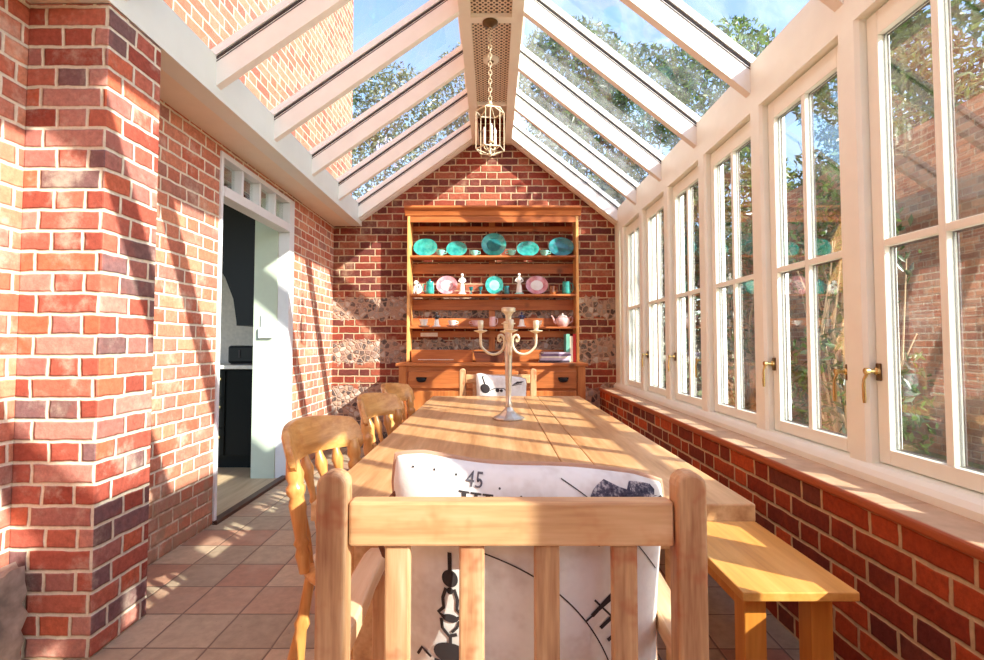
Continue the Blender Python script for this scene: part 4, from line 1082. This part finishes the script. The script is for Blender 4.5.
tree((5.2, 11.4, G0), [((0,0,4.2), (1.5,1.6,1.8), 6000), ((0,0,6.9), (1.5,1.5,1.6), 5600), ((0,0,2.0), (1.3,1.4,1.6), 2400)], 4, .18, 'leaf', 'leafy tree above the far right windows', 6, .09)
tree((2.0, 12.6, G0), [((0,0,5.4), (1.6,1.3,1.8), 6000), ((0,.2,8.0), (1.6,1.3,1.5), 5600)], 4.4, .18, 'leaf_dark', 'dark tree beyond the gable seen through the right roof panes', 7, .09)
pt = tree((-2.9, 12.2, G0), [((0,0,4.8), (1.5,1.3,1.7), 5600), ((.5,.1,6.9), (1.2,1.0,1.2), 3600)], 4, .18, 'leaf_pale', 'pale feathery tree beyond the gable seen through the left roof panes', 8, .065)
tree((-.6, 13.6, G0), [((0,0,5.6), (1.3,1.2,2.0), 5600), ((0,0,8.0), (1.2,1.2,1.4), 3600)], 4, .16, 'leaf_pale', 'olive-green tree behind the ridge box', 9, .065)
bm = B(); rnd = random.Random(4); leaves(bm, (.6, -1.2, 5.4), (.35, .2, .35), 160, .06, rnd, 0); obj('blossom', bm, 'lilac', pt)
tree((4.3, 14.6, G0), [((0,0,5.0), (1.6,1.2,2.0), 5200), ((0,0,8.4), (1.5,1.2,1.6), 4200)], 4, .18, 'leaf_dark', 'dark tree filling the gap far beyond the garden', 14, .09)
tree((9.2, 12.4, G0), [((0,0,4.6), (1.9,1.5,2.2), 6500), ((0,0,7.8), (1.7,1.4,1.6), 4200)], 4, .2, 'leaf', 'broad green tree far behind the end of the garden wall', 15, .09)
tree((4.6, 3.0, G0), [((-.6,.3,5.0), (.8,.7,.35), 200), ((-1.3,.5,4.5), (.6,.5,.3), 110)], 3.6, .05, 'leaf_dark', 'slender tree with sparse sprays of leaves over the roof', 10, .07)

# ------------------------------------------------------------------ light
w = bpy.data.worlds.new('sky'); scn.world = w; w.use_nodes = True
nt = w.node_tree; nt.nodes.clear()
sky = nt.nodes.new('ShaderNodeTexSky'); sky.sky_type = 'NISHITA'; sky.sun_disc = False
sky.sun_elevation = R(31); sky.sun_rotation = R(126); sky.air_density = 1.0; sky.dust_density = .6; sky.ozone_density = 1.2
bg = nt.nodes.new('ShaderNodeBackground'); bg.inputs[1].default_value = .30
out = nt.nodes.new('ShaderNodeOutputWorld')
tn = nt.nodes.new('ShaderNodeMix'); tn.data_type = 'RGBA'; tn.blend_type = 'MULTIPLY'; tn.inputs[0].default_value = 1; tn.inputs[7].default_value = (.98, .96, 1.0, 1)
nt.links.new(sky.outputs[0], tn.inputs[6]); nt.links.new(tn.outputs[2], bg.inputs[0]); nt.links.new(bg.outputs[0], out.inputs[0])
s = bpy.data.lights.new('sun', 'SUN'); s.energy = 7.6; s.angle = R(.53); s.color = (1.0, .95, .86)
so = bpy.data.objects.new('sun', s); col.objects.link(so)
so.rotation_euler = Vector((-1.37, .98, -1)).to_track_quat('-Z', 'Y').to_euler(); so.location = (8, -6, 8)

# ------------------------------------------------------------------ camera
cam = bpy.data.cameras.new('camera'); cam.sensor_width = 36; cam.lens = 505/984*36; cam.clip_start = .02
co = bpy.data.objects.new('camera', cam); col.objects.link(co)
co.location = (0, 0, 1.10); co.rotation_euler = (R(90+2.3), 0, R(.1)); cam.shift_y = -7.3/984
scn.camera = co
scn.view_settings.view_transform = 'Standard'; scn.view_settings.look = 'None'
scn.view_settings.exposure = .80; scn.view_settings.gamma = 1
scn.view_settings.use_curve_mapping = False
scn.cycles.max_bounces = 10; scn.cycles.diffuse_bounces = 6; scn.cycles.transparent_max_bounces = 24
scn.cycles.use_denoising = True
scn.cycles.sample_clamp_indirect = 6
